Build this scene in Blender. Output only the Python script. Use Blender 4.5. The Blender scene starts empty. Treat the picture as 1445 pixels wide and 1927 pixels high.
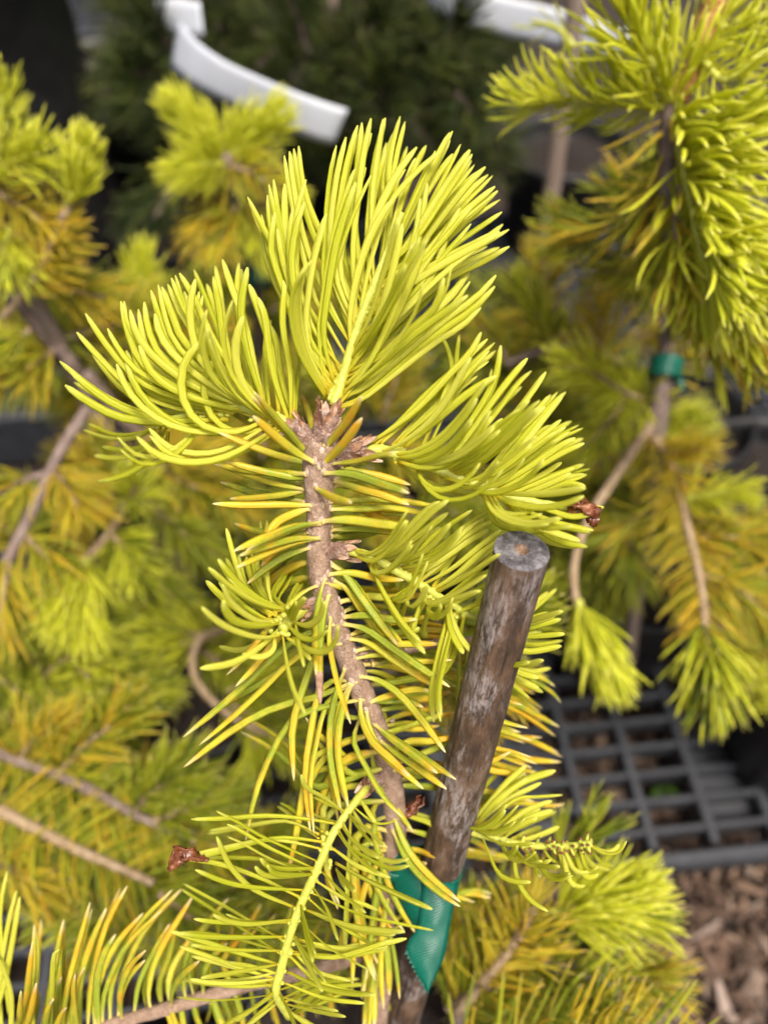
import bpy, math, random
import numpy as np

rng = np.random.default_rng(7)
random.seed(7)
sc = bpy.context.scene
COL = sc.collection

# ------------------------------------------------------------------ camera, light, exposure
FPX = 1447.0                      # focal length in pixels of the 1445 x 1927 photograph
PITCH = math.radians(52)          # looking down
DECK = 0.10                       # top of the plastic pallets above the mulch
CAM = np.array([0.0, 0.0, DECK + 0.70])
RT = np.array([1.0, 0.0, 0.0])
UP = np.array([0.0, math.sin(PITCH), math.cos(PITCH)])
FW = np.array([0.0, math.cos(PITCH), -math.sin(PITCH)])

cd = bpy.data.cameras.new("camera")
cam = bpy.data.objects.new("camera", cd)
COL.objects.link(cam)
cam.location = CAM
cam.rotation_euler = (math.radians(90) - PITCH, 0, 0)
cd.sensor_fit = 'VERTICAL'
cd.sensor_height = 36.0
cd.lens = 36.0 * FPX / 1927.0
cd.clip_start = 0.01
cd.clip_end = 200.0
cd.dof.use_dof = True
cd.dof.focus_distance = 0.250
cd.dof.aperture_fstop = cd.lens / 5.4
sc.camera = cam

SUN_EL, SUN_AZ = math.radians(70), math.radians(150)   # high, behind the camera and to the right
w = bpy.data.worlds.new("World")
sc.world = w
w.use_nodes = True
nt = w.node_tree
sky = nt.nodes.new("ShaderNodeTexSky")
sky.sky_type = 'NISHITA'
sky.sun_disc = False
sky.sun_elevation = SUN_EL
sky.sun_rotation = SUN_AZ
sky.air_density = 0.8
sky.dust_density = 9.0
sky.ozone_density = 1.0
bg = nt.nodes["Background"]
bg.inputs[1].default_value = 0.10
nt.links.new(sky.outputs[0], bg.inputs[0])
sl = bpy.data.lights.new("sun", 'SUN')
sl.energy = 2.0
sl.angle = math.radians(11)
sl.color = (1.0, 0.95, 0.85)
sun = bpy.data.objects.new("sun", sl)
COL.objects.link(sun)
sun.rotation_euler = (math.radians(90) - SUN_EL, 0, math.pi - SUN_AZ)
sun.location = (0, 0, 5)
sc.view_settings.view_transform = 'Standard'
sc.view_settings.look = 'None'
sc.view_settings.gamma = 1.0
sc.view_settings.exposure = 0.88
sc.view_settings.use_curve_mapping = False
sc.cycles.use_denoising = True
sc.cycles.max_bounces = 10
sc.cycles.diffuse_bounces = 6
sc.cycles.transparent_max_bounces = 4

# ------------------------------------------------------------------ helpers
def P(px, py, z):
    """world point seen at pixel (px, py) of the photograph, z metres along the view axis"""
    return CAM + RT * ((px - 722.5) / FPX * z) + UP * (-(py - 963.5) / FPX * z) + FW * z

def unit(v):
    v = np.asarray(v, float)
    return v / (np.linalg.norm(v) + 1e-12)

WL = {}
def link(name, data, parent=None, loc=(0, 0, 0), label=None, cat=None, group=None, kind=None):
    o = bpy.data.objects.new(name, data)
    COL.objects.link(o)
    loc = np.asarray(loc, float)
    if parent is not None:
        o.parent = parent
        o.location = loc - WL[parent.name]
    else:
        o.location = loc
    WL[o.name] = loc
    if label: o['label'] = label
    if cat: o['category'] = cat
    if group: o['group'] = group
    if kind: o['kind'] = kind
    return o

def thing(name, loc, label, cat, group=None):
    return link(name, None, None, loc, label, cat, group)

def mesh_np(name, verts, quads, mats, midx=None, attrs=None, smooth=True):
    me = bpy.data.meshes.new(name)
    verts = np.asarray(verts, np.float32)
    quads = np.asarray(quads, np.int32)
    nq = len(quads)
    me.vertices.add(len(verts))
    me.vertices.foreach_set("co", verts.ravel())
    me.loops.add(nq * 4)
    me.loops.foreach_set("vertex_index", quads.ravel())
    me.polygons.add(nq)
    me.polygons.foreach_set("loop_start", np.arange(0, nq * 4, 4, dtype=np.int32))
    me.polygons.foreach_set("loop_total", np.full(nq, 4, np.int32))
    me.polygons.foreach_set("use_smooth", np.full(nq, smooth, bool))
    for m in mats: me.materials.append(m)
    if midx is not None:
        me.polygons.foreach_set("material_index", np.asarray(midx, np.int32))
    if attrs:
        for k, a in attrs.items():
            at = me.attributes.new(k, 'FLOAT', 'POINT')
            at.data.foreach_set("value", np.asarray(a, np.float32))
    me.update(calc_edges=True)
    return me

class Bag:
    """collects quad geometry; build() gives one mesh"""
    def __init__(self):
        self.v, self.q, self.m, self.n = [], [], [], 0
        self.a = {'t': [], 'v': [], 'rnd': []}
    def add(self, v, q, mat=0, t=None, vv=None, rnd=None):
        v = np.asarray(v, float); q = np.asarray(q, int)
        self.v.append(v); self.q.append(q + self.n); self.m.append(np.full(len(q), mat))
        n = len(v)
        self.a['t'].append(np.zeros(n) if t is None else np.broadcast_to(t, (n,)))
        self.a['v'].append(np.zeros(n) if vv is None else np.broadcast_to(vv, (n,)))
        r = random.random() if rnd is None else rnd
        self.a['rnd'].append(np.broadcast_to(r, (n,)))
        self.n += n
    def mesh(self, name, mats, origin=(0, 0, 0), smooth=True):
        V = np.concatenate(self.v) - np.asarray(origin)
        return mesh_np(name, V, np.concatenate(self.q), mats, np.concatenate(self.m),
                       {k: np.concatenate(x) for k, x in self.a.items()}, smooth)
    def build(self, name, mats, parent=None, origin=(0, 0, 0), smooth=True, **kw):
        return link(name, self.mesh(name, mats, origin, smooth), parent, origin, **kw)

def resample(pts, n):
    """smooth (Catmull-Rom) curve through pts, n points evenly spaced"""
    p = np.asarray(pts, float)
    if len(p) == 2:
        return p[0] + (p[1] - p[0]) * np.linspace(0, 1, n)[:, None]
    e = np.vstack([2 * p[0] - p[1], p, 2 * p[-1] - p[-2]])
    out = []
    for i in range(1, len(e) - 2):
        t = np.linspace(0, 1, 9)[:-1, None]
        a, b, c, d = e[i - 1], e[i], e[i + 1], e[i + 2]
        out.append(0.5 * (2 * b + (c - a) * t + (2 * a - 5 * b + 4 * c - d) * t * t + (3 * b - a - 3 * c + d) * t ** 3))
    out.append(p[-1:])
    o = np.vstack(out)
    s = np.r_[0, np.cumsum(np.linalg.norm(np.diff(o, axis=0), axis=1))]
    u = np.linspace(0, s[-1], n)
    return np.stack([np.interp(u, s, o[:, k]) for k in range(3)], 1)

def frames(c, nrm):
    """tangents, and two perpendiculars carried along the curve"""
    T = np.gradient(c, axis=0)
    T /= np.linalg.norm(T, axis=1)[:, None] + 1e-12
    A = np.zeros_like(c); B = np.zeros_like(c)
    a = np.asarray(nrm, float)
    for i in range(len(c)):
        a = a - T[i] * a.dot(T[i])
        if np.linalg.norm(a) < 1e-6:
            a = np.cross(T[i], [0.3, 0.5, 0.8])
        a = a / np.linalg.norm(a)
        A[i] = a; B[i] = np.cross(T[i], a)
    return T, A, B

def sweep(c, rx, ry, nrm, n=6, cap=True):
    """elliptic tube; returns verts, quads, ring number of each vertex, angle fraction"""
    T, A, B = frames(c, nrm)
    th = np.arange(n) / n * 2 * math.pi
    N = len(c)
    rx = np.broadcast_to(rx, (N,)); ry = np.broadcast_to(ry, (N,))
    V = c[:, None] + A[:, None] * (np.sin(th)[None, :, None] * ry[:, None, None]) + B[:, None] * (np.cos(th)[None, :, None] * rx[:, None, None])
    V = V.reshape(-1, 3)
    i = np.arange(N - 1)[:, None] * n; j = np.arange(n)[None]; k = (j + 1) % n
    Q = np.stack([i + j, i + k, i + n + k, i + n + j], -1).reshape(-1, 4)
    if cap and n % 2 == 0:
        ends = []
        for base, flip in ((0, True), ((N - 1) * n, False)):
            for s in range(n // 2 - 1):
                f = [s, s + 1, n - 2 - s, n - 1 - s]
                f = [base + x for x in f]
                ends.append(f[::-1] if flip else f)
        Q = np.vstack([Q, ends])
    t = np.repeat(np.linspace(0, 1, N), n)
    v = np.tile(np.cos(th), N)
    return V, Q, t, v

NEW_T = [0, .04, .11, .20, .30, .40, .50, .60, .70, .80, .89, .955, 1.0]
NEW_R = [.62, .50, .56, .67, .78, .87, .94, .98, 1.0, .99, .92, .72, .26]
OLD_T = [0, .03, .08, .15, .25, .36, .48, .60, .72, .83, .91, .97, 1.0]
OLD_R = [.85, .58, .55, .80, .95, 1.0, 1.0, 1.0, .97, .85, .64, .34, .10]
def needle_geo(ctrl, wd, old, nrm, nseg=6):
    c = resample(ctrl, 25)
    tt = np.array(OLD_T if old else NEW_T); rr = np.array(OLD_R if old else NEW_R)
    idx = tt * 24
    c = np.stack([np.interp(idx, np.arange(25), c[:, k]) for k in range(3)], 1)
    r = rr * wd / 2
    V, Q, _, v = sweep(c, r, r * (0.55 if old else 0.50), nrm, nseg)
    return V, Q, np.repeat(tt, nseg), v

# ------------------------------------------------------------------ materials
def new_mat(name):
    m = bpy.data.materials.new(name)
    m.use_nodes = True
    t = m.node_tree
    return m, t, t.nodes["Principled BSDF"], t.nodes["Material Output"]

def nd(t, kind, **kw):
    n = t.nodes.new(kind)
    for k, v in kw.items():
        if isinstance(k, str) and hasattr(n, k): setattr(n, k, v)
    return n

def ramp(t, fac, stops, interp='LINEAR'):
    r = t.nodes.new("ShaderNodeValToRGB")
    r.color_ramp.interpolation = interp
    el = r.color_ramp.elements
    while len(el) < len(stops): el.new(0.5)
    for e, (p, c) in zip(el, stops):
        e.position = p
        e.color = (*c, 1) if len(c) == 3 else c
    if fac is not None: t.links.new(fac, r.inputs[0])
    return r.outputs[0]

def attr(t, name):
    a = t.nodes.new("ShaderNodeAttribute"); a.attribute_name = name
    return a.outputs['Fac']

def math_n(t, op, a, b=None, c=None):
    n = t.nodes.new("ShaderNodeMath"); n.operation = op
    for i, x in enumerate((a, b, c)):
        if x is None: continue
        if isinstance(x, (int, float)): n.inputs[i].default_value = x
        else: t.links.new(x, n.inputs[i])
    return n.outputs[0]

def mix(t, fac, a, b, mode='MIX'):
    n = t.nodes.new("ShaderNodeMix"); n.data_type = 'RGBA'; n.blend_type = mode
    for s, x in ((n.inputs[0], fac), (n.inputs[6], a), (n.inputs[7], b)):
        if isinstance(x, (int, float)): s.default_value = x
        elif isinstance(x, tuple): s.default_value = (*x, 1)
        else: t.links.new(x, s)
    return n.outputs[2]

def noise(t, scale, detail=3, rough=.55, vec=None, coord='Object', stretch=None):
    n = t.nodes.new("ShaderNodeTexNoise")
    n.inputs['Scale'].default_value = scale
    n.inputs['Detail'].default_value = detail
    n.inputs['Roughness'].default_value = rough
    if vec is None:
        tc = t.nodes.new("ShaderNodeTexCoord"); vec = tc.outputs[coord]
    if stretch:
        mp = t.nodes.new("ShaderNodeMapping"); mp.inputs['Scale'].default_value = stretch
        t.links.new(vec, mp.inputs[0]); vec = mp.outputs[0]
    t.links.new(vec, n.inputs['Vector'])
    return n.outputs['Fac']

def geo_pos(t):
    return t.nodes.new("ShaderNodeNewGeometry").outputs['Position']

def bump(t, h, b, strength=.3, dist=.001):
    n = t.nodes.new("ShaderNodeBump")
    n.inputs['Strength'].default_value = strength
    n.inputs['Distance'].default_value = dist
    t.links.new(h, n.inputs['Height'])
    t.links.new(n.outputs[0], b.inputs['Normal'])

def rnd_val(t):
    oi = t.nodes.new("ShaderNodeObjectInfo")
    return math_n(t, 'FRACT', math_n(t, 'ADD', attr(t, 'rnd'), oi.outputs['Random']))

def leafy(name, stops_rnd, base, tip, trans, mottle=None, rough=.42, tip_at=.93, vein=(1, 1, 1), vein_f=.25):
    """needle skin: colour picked per needle, paler foot and tip, long pale stomatal lines, light through it"""
    m, t, b, out = new_mat(name)
    r = rnd_val(t)
    col = ramp(t, r, stops_rnd)
    tt = attr(t, 't')
    pos = geo_pos(t)
    if mottle:
        # yellow and orange patches on the older needles, more of them towards the tip
        n1 = noise(t, 130, 4, .62, vec=pos)
        f = math_n(t, 'ADD', n1, math_n(t, 'MULTIPLY', math_n(t, 'SUBTRACT', tt, .45), .34))
        f = math_n(t, 'ADD', f, math_n(t, 'MULTIPLY', math_n(t, 'SUBTRACT', r, .5), .24))
        fac = ramp(t, f, [(0.44, (0, 0, 0)), (0.72, (1, 1, 1))])
        n2 = noise(t, 60, 2, .5, vec=pos)
        mc = ramp(t, n2, [(0.40, mottle[0]), (0.62, mottle[1])])
        col = mix(t, fac, col, mc)
        sp = ramp(t, noise(t, 1500, 2, .5, vec=pos), [(0.58, (0, 0, 0)), (0.72, (1, 1, 1))])
        col = mix(t, math_n(t, 'MULTIPLY', sp, .35), col, (.66, .66, .36))
    vv = attr(t, 'v')
    av = math_n(t, 'ABSOLUTE', vv)
    st = math_n(t, 'ABSOLUTE', math_n(t, 'SUBTRACT', av, .45))
    st = math_n(t, 'MAXIMUM', math_n(t, 'SUBTRACT', 1.0, math_n(t, 'DIVIDE', st, .30)), 0.0)
    st = math_n(t, 'MULTIPLY', st, vein_f)
    col = mix(t, st, col, vein)
    fb = ramp(t, tt, [(0.0, (1, 1, 1)), (0.16, (0, 0, 0))])
    col = mix(t, fb, col, base)
    ft = ramp(t, tt, [(tip_at - .06, (0, 0, 0)), (min(.995, tip_at + .05), (1, 1, 1))])
    col = mix(t, ft, col, tip)
    t.links.new(col, b.inputs['Base Color'])
    b.inputs['Roughness'].default_value = rough
    b.inputs['Specular IOR Level'].default_value = .25
    hn = noise(t, 700, 3, .6, vec=pos)
    hv = math_n(t, 'ADD', math_n(t, 'MULTIPLY', hn, .6), st)
    bump(t, hv, b, .18, .0003)
    tr = t.nodes.new("ShaderNodeBsdfTranslucent")
    t.links.new(col, tr.inputs[0])
    ms = t.nodes.new("ShaderNodeMixShader")
    ms.inputs[0].default_value = trans
    t.links.new(b.outputs[0], ms.inputs[1]); t.links.new(tr.outputs[0], ms.inputs[2])
    t.links.new(ms.outputs[0], out.inputs[0])
    return m

M_NEW = leafy("young_needle", [(0, (.60, .63, .020)), (.35, (.71, .71, .045)), (.7, (.80, .79, .12)), (1, (.68, .69, .03))],
              (.76, .64, .04), (.82, .82, .18), .56, vein=(.88, .88, .32), vein_f=.22, rough=.5)
M_OLD = leafy("old_needle", [(0, (.29, .36, .015)), (.5, (.42, .46, .02)), (1, (.60, .55, .03))],
              (.80, .62, .22), (.88, .74, .38), .28, mottle=((.74, .60, .025), (.78, .42, .012)), rough=.40, vein=(.62, .64, .22), vein_f=.24, tip_at=.95)
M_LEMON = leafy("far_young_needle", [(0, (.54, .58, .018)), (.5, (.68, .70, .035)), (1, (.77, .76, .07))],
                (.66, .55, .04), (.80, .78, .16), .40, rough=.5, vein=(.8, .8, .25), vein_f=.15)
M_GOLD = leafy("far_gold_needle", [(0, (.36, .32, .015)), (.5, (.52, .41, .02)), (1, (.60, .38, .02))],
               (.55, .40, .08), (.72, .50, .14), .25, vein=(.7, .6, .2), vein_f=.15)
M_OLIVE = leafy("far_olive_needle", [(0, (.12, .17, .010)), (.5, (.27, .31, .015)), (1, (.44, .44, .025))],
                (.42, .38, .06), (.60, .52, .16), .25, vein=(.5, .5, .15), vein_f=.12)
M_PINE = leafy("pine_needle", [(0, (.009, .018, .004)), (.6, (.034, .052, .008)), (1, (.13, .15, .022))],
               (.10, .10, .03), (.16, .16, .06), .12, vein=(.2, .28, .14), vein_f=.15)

def bark(name, c0, c1, c2, sc_=260, bstr=.6):
    m, t, b, out = new_mat(name)
    pos = geo_pos(t)
    n = noise(t, sc_, 6, .65, vec=pos)
    col = ramp(t, n, [(.32, c0), (.52, c1), (.70, c2)])
    sp = ramp(t, noise(t, sc_ * 4, 2, .5, vec=pos), [(.60, (0, 0, 0)), (.70, (1, 1, 1))])
    col = mix(t, math_n(t, 'MULTIPLY', sp, .45), col, tuple(min(1, x * 1.25) for x in c2))
    dk = ramp(t, noise(t, sc_ * 2.2, 3, .6, vec=pos), [(.26, (1, 1, 1)), (.36, (0, 0, 0))])
    col = mix(t, math_n(t, 'MULTIPLY', dk, .6), col, tuple(x * .35 for x in c0))
    t.links.new(col, b.inputs['Base Color'])
    b.inputs['Roughness'].default_value = .8
    h = math_n(t, 'ADD', n, noise(t, sc_ * 5, 3, .6, vec=pos))
    bump(t, h, b, bstr, .0012)
    return m
M_BARK = bark("fir_bark", (.19, .115, .075), (.31, .205, .14), (.43, .31, .235))
M_CUSH = bark("needle_cushion", (.33, .22, .16), (.46, .34, .27), (.60, .48, .42), 330)
M_BARK2 = bark("weathered_bark", (.11, .077, .062), (.19, .135, .112), (.28, .215, .18), 120)
M_TWIG = bark("tan_twig", (.21, .14, .075), (.32, .225, .13), (.40, .30, .20), 150)
M_ORANGE = bark("orange_bud_scales", (.20, .075, .02), (.42, .20, .055), (.58, .38, .16), 140, 1.0)
M_CROWN = bark("bud_base_bark", (.17, .085, .055), (.34, .21, .155), (.60, .47, .40), 330, 1.0)

m, t, b, out = new_mat("young_shoot"); M_SHOOT = m
n = noise(t, 420, 3, .6, vec=geo_pos(t))
c = ramp(t, n, [(.3, (.40, .39, .04)), (.6, (.49, .52, .08))])
t.links.new(c, b.inputs['Base Color']); b.inputs['Roughness'].default_value = .5
bump(t, n, b, .5, .001)
m, t, b, out = new_mat("bud_scale"); M_SCALE = m
n = noise(t, 300, 4, .6, vec=geo_pos(t))
c = ramp(t, math_n(t, 'ADD', n, math_n(t, 'MULTIPLY', math_n(t, 'SUBTRACT', rnd_val(t), .5), .35)), [(.25, (.12, .05, .028)), (.5, (.35, .18, .10)), (.72, (.60, .43, .32))])
t.links.new(c, b.inputs['Base Color']); b.inputs['Roughness'].default_value = .45
bump(t, n, b, .4, .001)
m, t, b, out = new_mat("bud_skin"); M_BUD = m
n = noise(t, 220, 4, .6, vec=geo_pos(t))
c = ramp(t, n, [(.3, (.08, .022, .010)), (.55, (.20, .065, .026)), (.72, (.38, .19, .10))])
t.links.new(c, b.inputs['Base Color']); b.inputs['Roughness'].default_value = .25
bump(t, n, b, .6, .002)
m, t, b, out = new_mat("dead_needle"); M_DEAD = m
n = noise(t, 300, 4, .6, vec=geo_pos(t))
c = ramp(t, n, [(.3, (.22, .12, .07)), (.6, (.45, .28, .19)), (.75, (.58, .44, .34))])
t.links.new(c, b.inputs['Base Color']); b.inputs['Roughness'].default_value = .7

# bamboo cane: brown skin, dark splits along the grain, grey weathering
m, t, b, out = new_mat("cane_skin"); M_CANE = m
n1 = noise(t, 42, 6, .72, stretch=(3, 3, 1.1))
n2 = noise(t, 80, 5, .72, stretch=(6, 6, .34))
n3 = noise(t, 46, 7, .74, stretch=(2.0, 2.0, .80))
n4 = noise(t, 26, 3, .5)
col = ramp(t, n1, [(.30, (.022, .013, .009)), (.45, (.058, .034, .021)), (.56, (.115, .067, .038)), (.70, (.18, .128, .095))])
lich = ramp(t, math_n(t, 'ADD', n3, math_n(t, 'MULTIPLY', math_n(t, 'SUBTRACT', n4, .5), .7)), [(.47, (0, 0, 0)), (.60, (1, 1, 1))])
fine = ramp(t, noise(t, 520, 5, .75, stretch=(1, 1, .30)), [(.42, (0, 0, 0)), (.58, (1, 1, 1))])
lf = math_n(t, 'MULTIPLY', math_n(t, 'MULTIPLY', lich, fine), .8)
col = mix(t, lf, col, (.33, .285, .275))
dark = ramp(t, n2, [(.36, (1, 1, 1)), (.44, (0, 0, 0))])
col = mix(t, math_n(t, 'MULTIPLY', dark, .9), col, (.013, .009, .007))
t.links.new(col, b.inputs['Base Color'])
b.inputs['Roughness'].default_value = .62
bump(t, math_n(t, 'ADD', math_n(t, 'MULTIPLY', n2, 1.2), math_n(t, 'MULTIPLY', fine, .25)), b, .5, .0012)
m, t, b, out = new_mat("cane_cut"); M_CUT = m
n1 = noise(t, 260, 5, .65)
n2 = noise(t, 1400, 3, .6)
col = ramp(t, math_n(t, 'ADD', math_n(t, 'MULTIPLY', n1, .7), math_n(t, 'MULTIPLY', n2, .3)), [(.38, (.035, .031, .034)), (.50, (.11, .10, .108)), (.62, (.25, .24, .255))])
t.links.new(col, b.inputs['Base Color']); b.inputs['Roughness'].default_value = .85
bump(t, n2, b, .6, .0008)
m, t, b, out = new_mat("cane_pith"); M_PITH = m
n1 = noise(t, 500, 4, .6)
t.links.new(ramp(t, n1, [(.35, (.16, .09, .05)), (.65, (.42, .30, .21))]), b.inputs['Base Color']); b.inputs['Roughness'].default_value = .9
m, t, b, out = new_mat("old_cane"); M_CANE2 = m
n1 = noise(t, 40, 6, .7, stretch=(4, 4, .3))
t.links.new(ramp(t, n1, [(.3, (.09, .062, .047)), (.5, (.17, .125, .095)), (.7, (.26, .205, .17))]), b.inputs['Base Color']); b.inputs['Roughness'].default_value = .75
bump(t, n1, b, .5, .002)

# green stretch tape with fine slanted ribs
m, t, b, out = new_mat("tie_tape"); M_TAPE = m
tc = t.nodes.new("ShaderNodeUVMap"); tc.uv_map = "UVMap"
mp = t.nodes.new("ShaderNodeMapping"); mp.inputs['Rotation'].default_value = (0, 0, math.radians(24)); t.links.new(tc.outputs[0], mp.inputs[0])
wv = t.nodes.new("ShaderNodeTexWave"); wv.bands_direction = 'Y'; wv.inputs['Scale'].default_value = 3.4; wv.inputs['Distortion'].default_value = .25
t.links.new(mp.outputs[0], wv.inputs['Vector'])
n1 = noise(t, 60, 3, .5, vec=geo_pos(t))
col = ramp(t, n1, [(.3, (.0, .075, .050)), (.7, (.0, .125, .080))])
col = mix(t, math_n(t, 'MULTIPLY', wv.outputs['Fac'], .25), col, (.01, .21, .14))
t.links.new(col, b.inputs['Base Color']); b.inputs['Roughness'].default_value = .36
bump(t, wv.outputs['Fac'], b, .35, .0005)
tr = t.nodes.new("ShaderNodeBsdfTranslucent"); t.links.new(col, tr.inputs[0])
ms = t.nodes.new("ShaderNodeMixShader"); ms.inputs[0].default_value = .18
t.links.new(b.outputs[0], ms.inputs[1]); t.links.new(tr.outputs[0], ms.inputs[2]); t.links.new(ms.outputs[0], out.inputs[0])

def plain(name, c0, c1, scale, rough, bs=.1, lo=.35, hi=.65):
    m, t, b, out = new_mat(name)
    n = noise(t, scale, 5, .6, vec=geo_pos(t))
    t.links.new(ramp(t, n, [(lo, c0), (hi, c1)]), b.inputs['Base Color'])
    b.inputs['Roughness'].default_value = rough
    bump(t, n, b, bs, .002)
    return m
M_POT = plain("black_pot_plastic", (.010, .010, .010), (.020, .020, .019), 40, .48)
M_PALLET = plain("grey_plastic", (.020, .022, .027), (.033, .036, .043), 60, .55)
M_SOIL = plain("potting_soil", (.005, .003, .002), (.022, .013, .009), 130, .95, 1.0)
M_GROUND = plain("dark_mulch_soil", (.009, .006, .004), (.038, .023, .015), 70, .95, 1.0)
M_TAG = plain("white_tag_plastic", (.50, .53, .58), (.56, .59, .64), 15, .45, .02)
M_WEED = plain("weed_leaf", (.06, .13, .015), (.10, .19, .02), 60, .5)
m, t, b, out = new_mat("mulch_chip"); M_CHIP = m
r = rnd_val(t)
col = ramp(t, r, [(0, (.022, .010, .006)), (.35, (.075, .038, .021)), (.60, (.16, .092, .056)), (.82, (.28, .19, .13)), (1, (.44, .35, .29))])
n1 = noise(t, 90, 4, .65, vec=geo_pos(t))
col = mix(t, .45, col, ramp(t, n1, [(.3, (.025, .014, .009)), (.7, (.22, .145, .10))]))
t.links.new(col, b.inputs['Base Color']); b.inputs['Roughness'].default_value = .85
bump(t, n1, b, .6, .002)

# ------------------------------------------------------------------ ground, sky is the world
def floor_mesh():
    # one big sheet; only the part near the camera is finely divided and uneven
    xs = np.r_[-60, -8, np.linspace(-1.6, 1.8, 70), 8, 60]
    ys = np.r_[-60, -6, np.linspace(-.5, 3.0, 80), 9, 60]
    X, Y = np.meshgrid(xs, ys)
    Z = np.zeros_like(X)
    inn = (abs(X) < 2) & (Y > -.6) & (Y < 3.1)
    Z[inn] = rng.normal(0, .004, inn.sum())
    V = np.stack([X, Y, Z], -1).reshape(-1, 3)
    nx, ny = len(xs), len(ys)
    i, j = np.meshgrid(np.arange(ny - 1), np.arange(nx - 1), indexing='ij')
    a = (i * nx + j).ravel()
    return V, np.stack([a, a + 1, a + nx + 1, a + nx], 1)
V, Q = floor_mesh()
link("ground", mesh_np("ground", V, Q, [M_GROUND]), kind="structure", label="dark soil under the bark mulch")

BOXQ = np.array([[0, 3, 2, 1], [4, 5, 6, 7], [0, 1, 5, 4], [1, 2, 6, 5], [2, 3, 7, 6], [3, 0, 4, 7]])
def chips():
    bag = Bag()
    n = 7600
    for k in range(n):
        if k < 5600:      # the open strip in front of the pallets, seen lower right
            x, y = rng.uniform(-.06, .56), rng.uniform(-.12, .34)
        else:
            x, y = rng.uniform(-.9, 1.1), rng.uniform(-.12, 1.6)
        big = rng.random() < .18
        L = rng.uniform(.018, .042) if big else rng.uniform(.005, .018)
        W = L * rng.uniform(.12, .38); H = rng.uniform(.0012, .005)
        # an irregular splinter: 2 segments, uneven ends
        c = np.array([[-L / 2, 0, 0], [-L * .1, rng.normal(0, W * .15), rng.normal(0, H)], [L / 2, rng.normal(0, W * .2), 0]])
        ws = W / 2 * np.array([rng.uniform(.3, .9), 1, rng.uniform(.1, .7)])
        v = []
        for p, q in zip(c, ws):
            v += [p + [0, -q, -H / 2], p + [0, q, -H / 2], p + [0, q * .9, H / 2], p + [0, -q * .9, H / 2]]
        v = np.array(v)
        q = []
        for s in range(2):
            o = s * 4
            for e in range(4):
                q.append([o + e, o + (e + 1) % 4, o + 4 + (e + 1) % 4, o + 4 + e])
        q += [[3, 2, 1, 0], [8, 9, 10, 11]]
        a, bz, cx = rng.uniform(0, 6.28), rng.normal(0, .30), rng.normal(0, .5)
        Rz = np.array([[math.cos(a), -math.sin(a), 0], [math.sin(a), math.cos(a), 0], [0, 0, 1]])
        Ry = np.array([[math.cos(bz), 0, math.sin(bz)], [0, 1, 0], [-math.sin(bz), 0, math.cos(bz)]])
        Rx = np.array([[1, 0, 0], [0, math.cos(cx), -math.sin(cx)], [0, math.sin(cx), math.cos(cx)]])
        v = v @ (Rz @ Ry @ Rx).T + [x, y, rng.uniform(.003, .020)]
        bag.add(v, q, 0, rnd=rng.random())
    return bag
chips().build("bark_mulch", [M_CHIP], kind="stuff", label="brown wood chip mulch lying on the ground", smooth=False)

# ------------------------------------------------------------------ plastic grid pallets
YAW = math.radians(5.5)
CY, SY = math.cos(YAW), math.sin(YAW)
def rot2(x, y): return x * CY - y * SY, x * SY + y * CY

def box_mesh(name, lx, ly, lz, mat, bev=.0015):
    """box with softened long edges, centred in x and y, top at z = 0"""
    x, y = lx / 2, ly / 2
    prof = [(-y, -lz), (y, -lz), (y, -bev), (y - bev, 0), (-y + bev, 0), (-y, -bev)]
    v = [(-x, a, b_) for a, b_ in prof] + [(x, a, b_) for a, b_ in prof]
    q = [[i, (i + 1) % 6, 6 + (i + 1) % 6, 6 + i] for i in range(6)]
    q += [[3, 2, 1, 0], [5, 4, 3, 0], [6, 7, 8, 9], [6, 9, 10, 11]]
    return mesh_np(name, v, np.array(q)[:, ::-1], [mat], smooth=False)

def pallet(ox, oy, nx, ny, label, px=.0547, py=.0250, skirt=.085, rim=.020):
    """ox, oy: near left corner in the turned frame; cells nx by ny, one bar object each"""
    W, D = nx * px, ny * py
    cx, cy = rot2(ox + W / 2, oy + D / 2)
    t_ = thing("plastic_pallet", (cx, cy, DECK), label, "pallet", "grid topped plastic pallets under the plants")
    t_.rotation_euler = (0, 0, YAW)
    def put(name, me, x, y, dz=0.0, rz=0):
        o = bpy.data.objects.new(name, me); COL.objects.link(o); o.parent = t_
        o.location = (x, y, dz); o.rotation_euler = (0, 0, rz)
        return o
    long_ = box_mesh("cross_bar", W - .02, .0062, .022, M_PALLET)
    short = box_mesh("length_bar", D - .02, .0085, .026, M_PALLET)
    front = box_mesh("pallet_rim", W + .02, rim, skirt, M_PALLET, .003)
    side = box_mesh("side_rim", D - rim, rim, skirt, M_PALLET, .003)
    for j in range(1, ny): put("cross_bar", long_, 0, -D / 2 + j * py, -.0015)
    for i in range(1, nx): put("length_bar", short, -W / 2 + i * px, 0, -.0002, math.pi / 2)
    put("rim", front, 0, -D / 2, .002); put("rim", front, 0, D / 2, .002)
    put("rim", side, -W / 2, 0, .0017, math.pi / 2); put("rim", side, W / 2, 0, .0017, math.pi / 2)
    if skirt < .08:
        foot = box_mesh("pallet_foot", .09, .09, .080, M_PALLET, .004)
        for fx in (-.42, 0, .42):
            for fy in (-.30, .40): put("foot", foot, fx * W, fy * D, -.0215)
    return t_
pallet(.085, .146, 10, 16, "grey grid topped plastic pallet over the mulch at lower right", skirt=.028, rim=.013)
pallet(-.64, .055, 13, 20, "grey grid pallet under the blurred firs at the left")
pallet(.02, .645, 14, 20, "grey pallet with a solid front lip behind the right hand fir")
pallet(-.95, 1.985, 12, 12, "far grey grid pallet at the top left edge", px=.075, py=.042)
pallet(-1.02, .75, 18, 22, "far grey grid pallet beside the tall black pot")

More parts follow.
